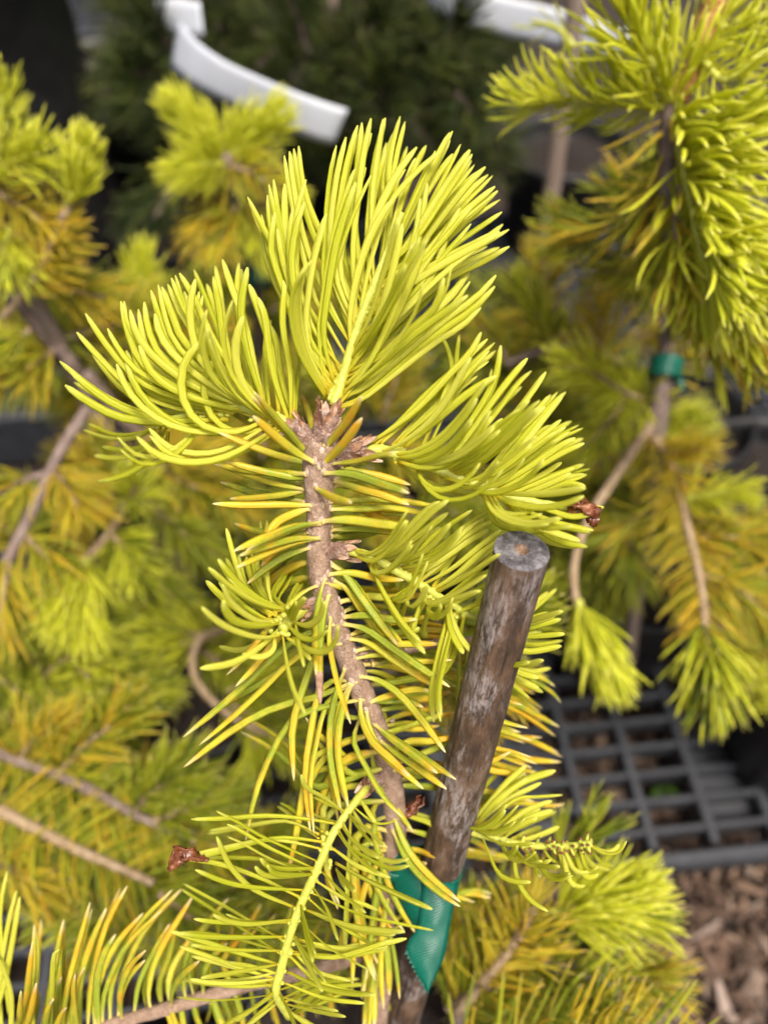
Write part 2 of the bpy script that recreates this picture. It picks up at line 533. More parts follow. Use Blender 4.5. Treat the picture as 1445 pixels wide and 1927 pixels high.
# ------------------------------------------------------------------ nursery pots
def lathe(prof, n=40):
    th = np.arange(n) / n * 2 * math.pi
    V = np.array([[r * math.cos(a), r * math.sin(a), z] for r, z in prof for a in th])
    Q = []
    for i in range(len(prof) - 1):
        for j in range(n):
            k = (j + 1) % n
            Q.append([i * n + j, i * n + k, (i + 1) * n + k, (i + 1) * n + j])
    return V, np.array(Q)

def pot(x, y, label, r=.075, h=.15, z=DECK, group="black nursery pots on the pallets"):
    t_ = thing("nursery_pot", (x, y, z), label, "plant pot", group)
    prof = [(r * .80 - .003, .002), (r * .80, .0), (r * .82, .01), (r * .985, h - .022), (r * 1.05, h - .020), (r * 1.06, h - .002), (r * 1.045, h), (r * 1.02, h), (r * .985, h - .012), (r * .95, h * .5), (.004, h * .5)]
    V, Q = lathe(prof)
    link("pot_wall", mesh_np("pot_wall", V, Q, [M_POT]), t_, (x, y, z))
    sp = [(0.002, h - .022), (r * .3, h - .020), (r * .6, h - .026), (r * .96, h - .030)]
    V, Q = lathe(sp)
    V[:, 2] += rng.normal(0, .003, len(V))
    link("soil", mesh_np("soil", V, Q[:, ::-1], [M_SOIL]), t_, (x, y, z), kind="stuff")
    return t_

def under(px, py, z):
    p = P(px, py, z)
    return p[0], p[1]

# ------------------------------------------------------------------ the fir in focus: shoots traced in the photograph, placed at their depth
hx, hy = under(690, 2030, .345)
HERO = thing("golden_fir", (hx, hy, DECK + .13), "sharp golden fir with lemon new shoots around a bare pinkish stem in the middle", "fir tree", "potted golden firs")

class Axis:
    def __init__(self, s):
        a = np.array([[float(u) for u in p.split(',')] for p in s.split()])
        self.px = a[:, :2]; self.z = a[:, 2]
        self.w = resample([P(*p) for p in a], 40)
        d = np.array([self.project(p) for p in self.w])
        self.ppx = d[:, :2]; self.pz = d[:, 2]
    @staticmethod
    def project(p):
        q = p - CAM; z = q.dot(FW)
        return q.dot(RT) / z * FPX + 722.5, -q.dot(UP) / z * FPX + 963.5, z
    def depth(self, x, y):
        return self.pz[np.argmin((self.ppx[:, 0] - x) ** 2 + (self.ppx[:, 1] - y) ** 2)]

def parse(txt):
    out = []
    for ln in txt.strip().splitlines():
        ln = ln.split('#')[0].strip()
        if not ln: continue
        tok = ln.split()
        out.append((tok[0], [tuple(float(u) for u in p.split(',')) for p in tok[1:]]))
    return out

HN = []      # (shoot key, geometry ctrl in world, width, old, score, dead)
def cane_z(py):
    a, b_ = P(981, 1036, .2290), P(745, 1960, .356)
    k = np.linspace(0, 1, 200)[:, None]
    q = a + (b_ - a) * k - CAM
    zz = q @ FW
    yy = -(q @ UP) / zz * FPX + 963.5
    return float(np.interp(py, yy, zz))
def trace(key, axis, txt, L0, wd, old=False, extra=0, jit=9, exd=.012, lo=.80):
    rows = parse(txt)
    def one(flag, pts, jx=0, dz_add=0, k=1.0, main=True):
        lay = flag[0]
        d0 = axis.depth(*pts[0])
        if key == 'S8': d0 = max(d0, cane_z(pts[0][1]) + .016)     # these stand behind the cane
        p = np.array(pts, float)
        if jx:
            i1 = int(np.argmin(((axis.ppx - p[0]) ** 2).sum(1)))
            i2 = int(np.clip(i1 + rng.integers(-2, 3), 0, len(axis.ppx) - 1))
            base = p[0] + (axis.ppx[i2] - axis.ppx[i1]) * min(1.0, 30 / (np.linalg.norm(axis.ppx[i2] - axis.ppx[i1]) + 1e-6)) + rng.normal(0, 1.0, 2)
            u = np.linspace(0, 1, len(p))[:, None]
            p = base + (p - p[0]) * k + u * rng.normal(0, jx, 2)
        seg = np.linalg.norm(np.diff(p, axis=0), axis=1)
        s = np.r_[0, np.cumsum(seg)] / max(seg.sum(), 1e-6)
        l = seg.sum() * d0 / FPX
        lack = math.sqrt(max(0.0, (L0 * k) ** 2 - l * l))
        amp = min(lack, .030)
        sg = {'f': -1.0, 'b': 1.0, 'm': rng.choice([-.25, .25])}[lay]
        amp = max(amp, .004 if lay != 'm' else 0)
        dz = sg * amp + dz_add
        if axis is AX.get('S1') and lay == 'f': dz -= .004
        zz = d0 + dz * s ** .9
        ctrl = [P(a, b_, c) for (a, b_), c in zip(p, zz)]
        cand = np.vstack([axis.w, STEM.w, AX['S7'].w]) if key in ('S8', 'O') else axis.w
        dd = np.linalg.norm(cand - ctrl[0], axis=1)
        if .0062 < dd.min() < .045:                 # the traced part starts out in the open: lead it back to its twig
            j = int(np.argmin(dd))
            ctrl = [cand[j]] + ctrl
        wdt = wd * (1.12 if old else 1.04) * (1.0 + rng.normal(0, .10))
        HN.append((key, ctrl, wdt, old, l * (1.0 if main else .6), 'd' in flag[1:]))
    for f, pts in rows: one(f, pts)
    for i in range(extra):
        f, pts = rows[rng.integers(len(rows))]
        one(f.replace('d', ''), pts, jit, rng.uniform(-exd, exd) + exd * .5, rng.uniform(lo, 1.0), False)

AX = {}
AX['S1'] = Axis("628,764,.2455 648,700,.246 668,630,.2445 692,565,.243 716,505,.2415 738,450,.240 756,400,.239")
AX['S2'] = Axis("556,806,.246 520,786,.246 480,772,.247 430,767,.249 370,775,.254 300,797,.260")
AX['S3'] = Axis("690,846,.245 730,850,.2445 790,868,.244 850,895,.2435 930,925,.243 1020,948,.242 1098,958,.2415")
AX['S4'] = Axis("650,1035,.251 700,1048,.251 740,1072,.252 790,1100,.253 830,1125,.254 870,1150,.256 940,1190,.260")
AX['S5'] = Axis("592,1138,.254 565,1152,.249 545,1168,.243 532,1184,.237")
AX['S6'] = Axis("694,1478,.270 660,1520,.263 625,1572,.259 595,1640,.257 565,1705,.257 545,1762,.257 530,1820,.258 520,1868,.259 545,1912,.268")
AX['S7'] = Axis("770,1530,.292 850,1555,.285 960,1585,.280 1040,1593,.276 1112,1588,.272")
AX['S8'] = Axis("672,1228,.263 740,1225,.272 830,1210,.283 920,1205,.291 985,1215,.296")
AX['S9'] = Axis("150,1962,.300 205,1930,.300 300,1902,.302 400,1872,.306 480,1850,.309 600,1822,.314 730,1780,.322")
STEM = Axis("612,835,.2455 602,880,.2465 600,950,.249 600,1050,.252 612,1120,.255 640,1200,.260 668,1270,.264 700,1350,.270 728,1430,.277 742,1520,.285 742,1600,.292 728,1690,.300 718,1790,.312 712,1900,.328 690,2030,.345")
AX['O'] = STEM

trace('S1', AX['S1'], """
f 660,648 612,560 612,440 620,340 633,274
m 668,628 624,520 622,430 634,330 651,258
m 680,600 632,480 640,380 655,300 673,236
b 690,570 668,450 668,380 673,310 681,231
f 672,620 664,480 674,370 684,290 698,223
m 700,550 690,460 696,380 706,300 725,222
m 704,540 700,440 702,360 712,290 721,224
f 617,742 604,690 603,640 614,560 640,470 668,395 698,330
f 622,735 600,640 610,545 628,440 650,370 668,318
f 626,716 592,665 578,600 582,545 594,470 614,402
f 640,690 585,610 553,490 556,410 566,370 576,338
b 652,672 592,560 560,430 543,350 535,293
b 660,650 606,540 570,440 553,350 545,285
b 664,640 622,520 582,420 561,340 553,280
b 672,622 632,500 586,400 568,340 562,275
m 622,738 586,640 548,510 532,440 522,390 515,338
m 618,742 566,640 536,530 514,450 507,405 504,367
m 640,700 600,610 556,540 508,452 485,410 466,371
b 632,716 580,630 540,560 505,470 492,404
f 628,730 572,640 534,545 510,470 513,435 518,400
m 634,708 590,620 556,520 540,450 536,400 536,346
f 620,740 572,650 548,530 544,440 552,391
f 613,748 566,668 549,600 552,548 574,505
f 614,744 573,664 557,590 562,530 578,498
b 712,520 728,420 722,350 731,290 743,247
b 716,510 728,420 737,350 747,290 762,229
f 664,652 666,570 684,480 712,395 748,325 784,277
f 668,640 686,540 706,460 736,378 785,322 829,283
b 724,480 748,410 765,355 783,310 802,274
m 720,500 742,420 762,350 782,298
m 716,512 752,440 785,370 818,305 851,247
m 700,560 736,480 776,390 812,318 846,250
f 636,756 680,700 722,628 762,545 788,450 804,345
f 654,700 700,640 740,560 768,480 789,407
f 662,660 694,600 716,530 736,462 748,410
m 712,540 766,480 806,390 842,320 866,272
m 716,520 772,452 822,375 856,325 884,282
m 720,510 782,450 832,375 862,330 888,290
b 708,540 768,470 826,385 864,335 887,303
m 700,570 770,490 830,410 876,352 913,314
m 704,560 768,480 836,390 872,345 900,321
b 708,545 782,468 850,398 888,355 918,329
b 712,540 800,470 866,392 900,358 926,331
m 696,580 770,512 846,425 896,380 931,351
m 690,590 776,510 852,440 900,392 936,359
b 704,560 790,490 862,430 906,398 940,376
m 700,570 792,510 870,450 914,420 944,399
b 690,590 784,530 872,470 920,444 946,422
m 688,600 780,530 862,480 912,455 940,436
f 660,690 742,605 822,525 886,474 957,432
m 680,630 770,570 850,520 906,494 958,464
b 690,600 790,540 864,500 939,466
f 640,750 690,728 760,668 840,600 896,560 933,518
f 644,738 700,700 776,632 836,588 880,556
m 660,690 732,650 806,590 856,545 893,490
f 652,710 720,670 786,612 834,560 850,497
m 668,660 742,600 806,530 832,470 845,418
m 676,640 760,570 826,490 862,450 886,421
f 644,740 706,690 756,630 786,575 796,530
m 664,672 736,620 788,560 810,525 820,484
b 706,545 780,480 836,420 882,370
b 710,530 760,460 796,415 822,378
f 642,745 690,690 730,610 756,540 775,470
f 656,690 716,606 756,520 790,446
f 664,664 728,580 776,500 806,448
""", .056, .00215, extra=58, jit=10, exd=.012)

trace('S2', AX['S2'], """
m 430,790 330,790 260,775 200,748 150,712 113,680
f 420,802 300,795 225,785 165,755 123,725
b 380,788 310,785 230,766 180,742 140,720
b 400,780 320,765 250,732 190,675 145,625
b 390,782 290,770 225,728 175,668
m 440,778 330,748 260,715 205,655 161,590
m 455,776 350,745 260,698 220,650 203,618
f 470,803 400,815 330,803 275,772 240,732 220,685
f 500,790 446,813 392,806 356,775 342,732 348,682 380,640
b 460,772 360,738 275,692 243,630 228,567
m 470,770 370,730 290,672 256,625 245,583
b 466,770 350,722 275,660 240,612 234,567
m 480,770 380,725 305,670 280,620 272,568
b 486,768 385,716 325,655 303,605 284,546
m 490,768 400,715 335,652 312,600 298,536
b 500,770 412,706 345,640 322,585 305,540
m 476,772 390,720 330,670 302,630 292,590
b 508,770 440,712 382,645 350,580 330,518
b 512,772 446,705 390,640 352,590 323,523
m 505,772 445,700 402,640 368,565 338,514
b 440,745 428,700 412,630 388,565 365,508
f 492,772 430,733 386,690 364,640 358,580 368,525
m 490,770 412,720 382,672 372,612 382,555
f 505,790 440,744 396,700 376,645 390,583
f 492,780 432,740 398,705 385,660 392,610
b 455,765 438,700 425,640 416,560 405,500
m 500,762 484,705 462,610 438,545 419,488
f 530,800 470,752 430,690 422,625 438,565
m 500,766 478,705 460,640 454,575 466,503
b 498,770 476,700 456,620 450,560 455,507
b 486,765 468,700 452,610 447,550 450,495
m 525,775 518,705 506,640 490,590 469,535
b 508,775 502,720 499,665 502,630 510,602
m 544,792 520,722 507,660 500,600 486,560
m 548,790 546,700 532,610 536,540 533,528
b 552,790 552,720 536,640 530,560 539,498
b 556,788 560,720 566,660 575,600
f 490,775 440,742 410,690 394,640 392,616
b 300,803 262,816 215,818 168,798
b 310,802 280,813 245,826 200,824 157,809
b 308,803 290,830 260,852 218,862 177,857
b 318,808 308,842 272,872 232,895 183,908
b 292,812 280,850 258,876 231,890
f 380,792 345,832 300,858 256,855 222,823
f 520,806 446,850 392,868 336,868 292,853 258,822
m 420,780 350,760 290,742 255,705 238,660
m 470,775 400,760 330,735 285,700 262,650
""", .054, .0022, extra=26, jit=9, exd=.012)

trace('S3', AX['S3'], """
f 694,834 735,808 790,765 850,700 885,664 905,625
b 845,720 850,688 842,655 828,628
b 860,720 858,690 860,660 864,630
m 704,838 770,786 830,722 870,682 917,638
b 740,836 800,790 850,738 880,692 930,645
m 740,838 800,780 862,720 919,680
m 745,835 800,786 846,742 880,700 920,660
f 706,852 740,842 790,810 830,768 860,718 886,672
f 735,856 775,850 820,828 865,785 895,745 918,713
f 742,860 780,858 826,835 862,798 898,750
m 760,868 800,858 838,842 866,820 888,796
m 800,872 850,836 890,785 930,715 942,650
f 750,868 792,880 840,872 886,830 923,772
m 830,885 880,820 930,750 965,705 992,674
b 850,886 900,820 945,760 975,720 999,698
m 860,895 910,850 960,790 995,745 1027,700
b 820,875 876,826 930,775 960,745 981,728
f 840,890 895,862 945,818 985,780 1015,754
m 870,900 920,860 970,815 1000,787 1025,765
b 910,905 960,850 1000,805 1030,770 1064,738
b 900,905 960,840 1010,780 1048,738
m 880,905 930,885 985,848 1022,818 1055,790
m 900,912 950,885 1000,848 1032,824 1064,803
b 930,905 990,860 1040,825 1088,800
b 940,905 1000,862 1050,828 1096,806
m 920,922 970,895 1020,862 1052,840 1082,824
m 930,925 980,900 1030,868 1062,850 1099,834
f 830,897 880,906 935,877 978,845 1009,820
m 910,915 960,878 1005,842 1046,813
m 938,930 985,910 1025,890 1056,870
f 885,910 914,928 960,920 998,895 1023,865
b 960,925 1010,905 1060,888 1098,874
m 960,930 1004,912 1045,895 1081,880
b 980,930 1020,918 1060,900 1103,893
m 975,935 1020,925 1065,910 1101,915
f 930,928 980,930 1040,928 1101,918
f 930,930 960,946 1010,955 1056,950 1098,934
m 1010,945 1050,957 1090,958 1136,955
f 918,930 940,965 978,982 1018,984 1053,974
m 920,935 935,985 965,998 1003,1002 1037,996
f 955,940 985,975 1020,992 1048,993 1077,990
m 965,940 1000,965 1055,985 1116,998
b 970,945 1010,975 1058,992 1110,1003
m 960,945 1000,985 1045,1003 1091,1018
b 950,945 990,992 1035,1020 1087,1031
f 784,872 798,912 834,939 880,936 920,912 946,884
b 742,868 784,898 826,916 870,925 905,930
f 850,897 876,918 908,906 938,868
m 1000,950 1040,962 1075,972 1112,968
f 760,862 800,872 850,860 890,836 930,800
m 890,905 930,890 960,870 1000,836
m 850,890 890,860 925,820 955,790
""", .052, .00215, extra=42, jit=9, exd=.012)

trace('S4', AX['S4'], """
f 664,1034 690,1042 718,1028 742,1000 767,960
f 668,1046 700,1056 724,1040 748,1012 767,980
f 700,1052 740,1034 790,985 818,958 843,942
m 690,1056 740,1042 790,1005 843,965
f 697,1054 700,1076 725,1075 752,1050 775,1018
f 740,1064 766,1050 790,1022 813,990
m 780,1050 812,1012 850,985 888,960
m 755,1070 790,1060 840,1020 880,985 917,960
b 780,1086 830,1036 890,1000 934,975
f 756,1068 792,1062 830,1042 868,998
m 785,1085 812,1068 845,1042 873,1018
b 815,1105 850,1050 880,1005 912,974
m 800,1098 850,1070 900,1030 942,998
m 815,1110 860,1080 900,1045 935,1020
f 820,1115 868,1090 905,1065 940,1042
f 792,1108 806,1134 850,1120 885,1100 915,1082
f 780,1100 757,1112 735,1128 760,1122 780,1085 796,1042
f 776,1102 766,1130 772,1143 790,1130 804,1100
f 808,1128 808,1152 822,1162 840,1150 852,1125
f 694,1060 728,1125 758,1172 791,1207
m 796,1126 784,1160 778,1190 788,1180
f 848,1165 832,1240 822,1310 829,1358
m 860,1150 848,1210 830,1262 810,1300
b 735,1075 735,1110
b 770,1092 762,1140 748,1180
m 850,1140 890,1115 925,1095
m 860,1152 900,1135 940,1115
m 842,1135 880,1100 930,1070
b 870,1160 910,1120 960,1090
b 930,1190 985,1160 1047,1108
f 930,1188 985,1172 1058,1150
m 940,1196 1000,1180 1055,1165
m 950,1202 1000,1198 1062,1193
b 930,1200 1000,1214 1058,1206
m 940,1205 990,1226 1056,1216
f 940,1210 975,1250 1022,1242
b 930,1205 985,1262 1036,1258
m 935,1210 965,1270 1015,1298
b 905,1170 890,1215 880,1250
m 840,1140 850,1190 872,1230
""", .048, .00215, extra=46, jit=11, exd=.014)

trace('S5', AX['S5'], """
f 546,1150 500,1140 460,1122 425,1098 393,1068
f 542,1162 490,1170 440,1138 418,1100
m 520,1168 470,1160 420,1125 388,1093
f 530,1172 490,1178 445,1170 425,1148 420,1130
f 530,1195 490,1200 440,1186 405,1166 380,1143
b 495,1190 475,1216 445,1224 412,1217
f 542,1166 510,1200 470,1232 430,1250 377,1258
m 517,1200 515,1222 492,1236 456,1231
m 520,1160 480,1130 455,1090 438,1040 426,994
b 520,1160 506,1110 503,1050 503,980
b 510,1160 455,1120 430,1085 412,1052
b 510,1160 470,1110 442,1080 425,1050
b 520,1155 468,1110 455,1075 448,1045
b 525,1150 484,1110 470,1080 463,1047
b 525,1150 486,1110 478,1075 473,1034
b 530,1150 495,1110 486,1075 483,1040
b 535,1145 512,1115 530,1085 547,1053
b 538,1145 516,1125 535,1090 552,1052
b 540,1145 550,1120 562,1100 576,1082
b 545,1145 556,1120 570,1100 581,1082
f 552,1170 556,1150 566,1135 573,1124
f 550,1170 576,1177 596,1168 606,1150 611,1132
f 543,1178 566,1198 592,1203 618,1186
f 550,1200 580,1222 612,1226 632,1206 636,1176
f 532,1195 540,1250 553,1300 574,1343
f 555,1165 562,1208 572,1254
m 540,1200 566,1218 585,1242
f 545,1160 540,1140 542,1145
m 500,1165 460,1140 412,1096
b 515,1155 470,1120 445,1095 432,1062
""", .040, .0021, extra=10, jit=8, exd=.008, lo=.7)

trace('S6', AX['S6'], """
m 640,1552 570,1540 500,1535 430,1540 360,1542
f 596,1620 550,1600 490,1572 445,1545 408,1527
b 600,1570 540,1545 470,1555 390,1569
f 553,1707 480,1675 435,1632 408,1575
m 602,1597 540,1583 490,1582 420,1596 345,1613
m 563,1688 490,1652 410,1625 328,1613
b 585,1637 500,1618 440,1614 389,1614
f 572,1675 480,1670 425,1660 368,1637
b 532,1770 440,1715 395,1690 345,1663
f 590,1646 530,1650 496,1646 480,1631
f 552,1730 480,1739 435,1735 402,1722
m 527,1816 450,1793 385,1772 320,1752
f 535,1763 440,1764 380,1762 337,1756
b 528,1791 450,1768 390,1757 338,1755
f 523,1815 470,1825 420,1834 379,1840
m 518,1842 460,1850 400,1850 358,1843
b 512,1872 450,1880 390,1882 332,1876
f 518,1864 480,1895 440,1918 400,1950
m 522,1888 490,1912 455,1940
b 600,1578 560,1548 540,1528 522,1517
f 650,1530 608,1500 576,1482 567,1458
m 655,1526 620,1515 590,1500
f 655,1530 680,1552 724,1592
f 642,1540 662,1580 700,1606 735,1622 769,1616
f 636,1568 662,1602 692,1630 719,1646
m 627,1597 670,1628 700,1640 735,1652
f 631,1624 690,1656 750,1684 813,1711
m 677,1502 692,1526 706,1547
m 700,1546 725,1550 748,1542
f 633,1636 650,1660 668,1677
m 598,1660 650,1692 680,1700 712,1714
f 606,1640 650,1686 688,1718
b 590,1682 680,1722 750,1738 816,1751
f 576,1712 650,1740 705,1750 761,1753
m 582,1692 640,1742 705,1780
m 560,1768 640,1785 700,1780 765,1766
b 555,1792 650,1800 732,1785
f 566,1735 620,1784 690,1823
f 590,1670 616,1712 636,1770
f 566,1700 576,1755 589,1810
f 552,1760 580,1815 607,1866
m 546,1800 600,1848 680,1871
f 540,1828 600,1856 650,1868 706,1872
m 536,1850 610,1878 686,1888
f 540,1890 590,1902 650,1913
b 530,1880 600,1850 676,1842
m 548,1905 580,1925 610,1945
b 660,1535 655,1640 648,1780
f 525,1870 545,1905 560,1945
b 545,1912 600,1890 665,1860
b 542,1905 590,1870 640,1830
m 520,1860 470,1840 430,1830
""", .046, .00165, extra=44, jit=9, exd=.012)

trace('S7', AX['S7'], """
b 890,1560 930,1510 985,1470 1045,1450
m 895,1555 950,1508 1000,1482 1018,1473
m 900,1560 970,1505 1012,1500 1058,1496
m 930,1572 985,1528 1038,1507
b 945,1575 1000,1548 1047,1527
m 970,1585 1015,1572 1052,1556
f 880,1552 925,1570 960,1560 988,1540
f 890,1560 940,1587 970,1590 1006,1587
f 940,1580 958,1612 982,1620 1008,1603
f 985,1595 1008,1624 1030,1632 1052,1630
f 1000,1595 1026,1644 1050,1656 1076,1648
m 1050,1600 1070,1655 1086,1668 1101,1667
m 1080,1595 1094,1640 1110,1652 1126,1645
b 1088,1592 1115,1628 1148,1638
m 1108,1590 1140,1606 1165,1602 1178,1583
f 905,1570 935,1640 965,1658 998,1660
f 966,1590 972,1650 995,1690 1030,1715
m 1000,1595 1010,1640 1018,1650
m 1020,1595 1040,1620 1070,1625
m 1060,1595 1080,1625 1105,1645
b 880,1550 905,1490 950,1440
m 880,1555 920,1510 955,1470 990,1440
b 905,1565 950,1540 1000,1520
m 920,1565 960,1540 1005,1535 1040,1525
m 950,1575 980,1552 1010,1540
f 860,1550 910,1560 945,1545 975,1515
""", .036, .0021, extra=26, jit=8, exd=.010, lo=.7)

trace('O', STEM, """
m 577,892 520,890 460,884 403,874
m 574,922 510,908 460,892 413,876
b 575,945 530,935 480,928 415,907
m 588,951 520,950 460,951 400,948
m 582,988 548,998 510,1016 484,1050
b 580,997 520,1003 480,999 440,985
f 602,1013 556,1020 500,1042 446,1068
m 582,1031 540,1045 500,1070 466,1098
b 594,1057 560,1062 520,1085 470,1125
f 598,1101 560,1122 500,1188 462,1235 427,1270
f 609,890 660,892 710,908 770,928
m 628,904 670,918 720,932 770,950
b 630,912 690,915 740,915 770,921
fd 594,918 614,930 634,940 662,946
m 622,944 680,940 750,942 824,953
m 622,958 690,957 740,955 806,968
m 606,981 650,978 710,985 780,995
m 625,997 670,994 720,998 770,1006
b 622,1010 670,1008 720,1000
m 626,1062 652,1080 690,1130 730,1180 766,1223
m 618,1081 660,1078 710,1088 760,1092
b 640,1105 690,1108 770,1112
m 641,1132 690,1122 740,1125 800,1118
b 648,1150 690,1138 760,1150
f 645,1174 690,1185 750,1228 800,1262 846,1293
m 668,1226 710,1215 770,1212 830,1212
f 676,1272 712,1280 750,1305 790,1350 838,1416
fd 619,1118 606,1170 600,1240 603,1326
f 623,1160 620,1210 636,1290 660,1362
m 651,1256 634,1300 622,1360 622,1430 643,1532
f 678,1312 680,1350 700,1395 735,1428 771,1461
f 704,1363 745,1392 800,1428 858,1467
f 676,1352 666,1395 690,1445 720,1498 757,1538
m 700,1402 706,1450 738,1510 778,1567
f 738,1530 768,1600 815,1655 866,1697
m 772,1560 815,1575 850,1592 892,1600
m 785,1600 806,1608 828,1617
f 600,1220 572,1290 550,1370 553,1470
f 606,1290 586,1370 574,1460 584,1566
b 548,1208 480,1270 420,1325 345,1387
b 570,1232 510,1275 440,1315 385,1352
b 592,1312 520,1330 440,1372 346,1444
m 560,1345 515,1410 482,1490 462,1584
b 594,1482 560,1450 510,1408 453,1377
m 640,1400 600,1440 575,1490 560,1530
f 624,1488 608,1550 616,1640 640,1706
m 596,1420 572,1490 558,1570 541,1650
m 676,1560 668,1660 684,1770 708,1838
m 690,1580 700,1650 730,1710 762,1756
m 702,1550 722,1640 752,1710 786,1762
b 693,1780 715,1860 746,1916
m 735,1600 705,1700 690,1800 680,1880
f 738,1640 720,1740 716,1830 722,1900
m 742,1580 690,1660 668,1760 662,1860
b 730,1700 700,1790 690,1880 684,1940
m 725,1720 742,1800 752,1880
f 722,1760 700,1850 694,1945
f 605,852 618,836 648,800 681,746
f 577,849 548,818 510,775 478,738
f 592,870 556,850 512,815 476,783
f 626,872 670,868 700,860 742,851
m 566,869 520,856 470,838 412,814
b 590,826 582,780 568,744
bd 632,808 655,775 690,742
m 655,1430 630,1400 600,1385 575,1350
b 690,1330 740,1310 800,1315 850,1300
m 696,1320 740,1310 790,1300 830,1305
b 700,1340 760,1330 810,1350 845,1372
b 705,1370 755,1345 810,1335 850,1330
m 716,1380 760,1370 810,1352 860,1340
b 720,1400 780,1400 830,1402 850,1412
m 735,1450 790,1448 830,1450 870,1452
b 740,1470 790,1460 820,1455 870,1470
m 730,1420 770,1395 810,1395 860,1385
b 676,1262 720,1268 770,1300 810,1312
b 690,1300 720,1340 735,1380 745,1400
b 655,1350 635,1330 600,1350
b 690,1450 640,1465 600,1500 570,1540
b 655,1205 700,1175 780,1170 850,1180
b 660,1200 720,1195 800,1185 860,1190
m 668,1240 720,1232 780,1245 850,1242
b 680,1250 740,1255 800,1270 870,1275
b 685,1290 750,1280 820,1270 880,1290
""", .046, .0024, old=True, extra=75, jit=11, exd=.010)

trace('S8', AX['S8'], """
b 930,1230 985,1268 1035,1300 1055,1322
b 910,1250 960,1290 1020,1334
m 900,1270 940,1310 983,1327
b 920,1290 985,1332 1052,1368
b 930,1310 985,1345 1045,1386
m 890,1320 940,1355 993,1370
m 880,1345 935,1372 1000,1394
b 900,1360 960,1385 1020,1388
b 920,1370 985,1390 1058,1425
b 910,1420 980,1428 1056,1434
m 870,1395 930,1408 1010,1438
m 890,1420 940,1410 1000,1425
m 860,1440 925,1450 995,1460
m 870,1490 930,1492 1004,1508
b 880,1500 930,1504 988,1512
m 860,1460 920,1435 960,1415
b 900,1440 960,1445 1015,1455
b 900,1520 960,1510 1040,1516 1062,1512
m 850,1540 900,1555 942,1592
m 840,1560 890,1580 932,1610
b 850,1600 890,1602 1020,1625
b 840,1612 890,1610 940,1612
m 845,1690 880,1680 924,1690
b 700,1250 780,1240 860,1262
b 760,1215 840,1230 905,1262
b 740,1240 800,1262 870,1310
b 860,1220 910,1255 985,1300
""", .044, .0024, old=True, extra=24, jit=12, exd=.012)

trace('S9', AX['S9'], """
m 40,1960 10,1840 0,1720 14,1640
m 20,1960 0,1860 16,1740 32,1676
f 0,1945 14,1830 26,1760 38,1688
f -10,1790 10,1830 22,1880 20,1960
m 60,1965 66,1880 72,1800 65,1741
m 50,1965 54,1880 58,1820 62,1772
f 38,1965 38,1920 40,1865
f 95,1960 98,1880 102,1800 112,1787
""", .046, .0020, extra=0)
trace('S9', AX['S9'], """
m 70,1960 62,1880 64,1800 65,1740
f 48,1965 50,1890 56,1830 62,1772
f 38,1962 38,1915 40,1866
b 72,1955 72,1880 70,1850
m 105,1962 100,1890 104,1820 112,1787
m 120,1962 112,1870 112,1790 120,1731
b 124,1950 118,1850 120,1780 121,1732
f 118,1962 122,1890 134,1830 170,1698
m 152,1955 150,1860 170,1780 201,1708
b 165,1948 172,1850 200,1740 240,1667
f 138,1958 138,1900 146,1850 160,1820
m 188,1940 182,1860 194,1800 218,1758
m 208,1926 212,1850 255,1750 325,1674
f 90,1965 86,1930 92,1895 102,1880
f 100,1965 108,1930 118,1905 126,1896
f 230,1922 226,1870 244,1820 275,1788
m 252,1914 262,1850 290,1790 320,1738
b 284,1903 280,1860 300,1790 362,1688
b 306,1898 300,1850 318,1800 332,1735
f 322,1896 326,1860 350,1828 376,1808
b 350,1885 346,1820 372,1760 430,1690
m 382,1875 384,1830 400,1800 428,1775
b 402,1870 392,1820 410,1770 408,1728
m 440,1862 420,1810 440,1780 466,1752
b 466,1852 450,1800 470,1740 492,1700
b 500,1845 486,1800 500,1745 520,1720
b 540,1835 530,1790 540,1740 550,1700
b 590,1822 580,1790 600,1740
b 640,1808 640,1770 660,1720
m 362,1880 372,1920 390,1950
m 400,1872 412,1910 430,1950
m 440,1862 452,1900 462,1945
b 470,1855 480,1900 490,1940
m 320,1895 330,1925 345,1955
m 340,1890 345,1925 350,1960
b 420,1868 430,1900 425,1945
b 500,1845 510,1880 515,1920
b 560,1830 560,1870 570,1920
m 430,1865 455,1862 448,1878
b 610,1815 620,1860 625,1910
""", .046, .0023, old=True, extra=46, jit=13, exd=.016)

# --- stem and shoot bodies
def rough_tube(axis_w, rad, n=14, amp=.04, seed=1, freq=9):
    c = axis_w
    V, Q, t_, v_ = sweep(c, rad, rad, np.array([0.2, -.8, .5]), n)
    ctr = np.repeat(c, n, axis=0)
    d = V - ctr
    r_ = np.random.default_rng(seed)
    ph = r_.uniform(0, 6, 6)
    f = 1 + amp * (np.sin(t_ * freq * 6 + v_ * 12 + ph[0]) * np.sin(v_ * 18.8 + ph[1] + t_ * 15) + .6 * np.sin(t_ * freq * 14 + ph[2] + v_ * 25) + .5 * r_.normal(0, 1, len(V)))
    return ctr + d * f[:, None], Q, t_

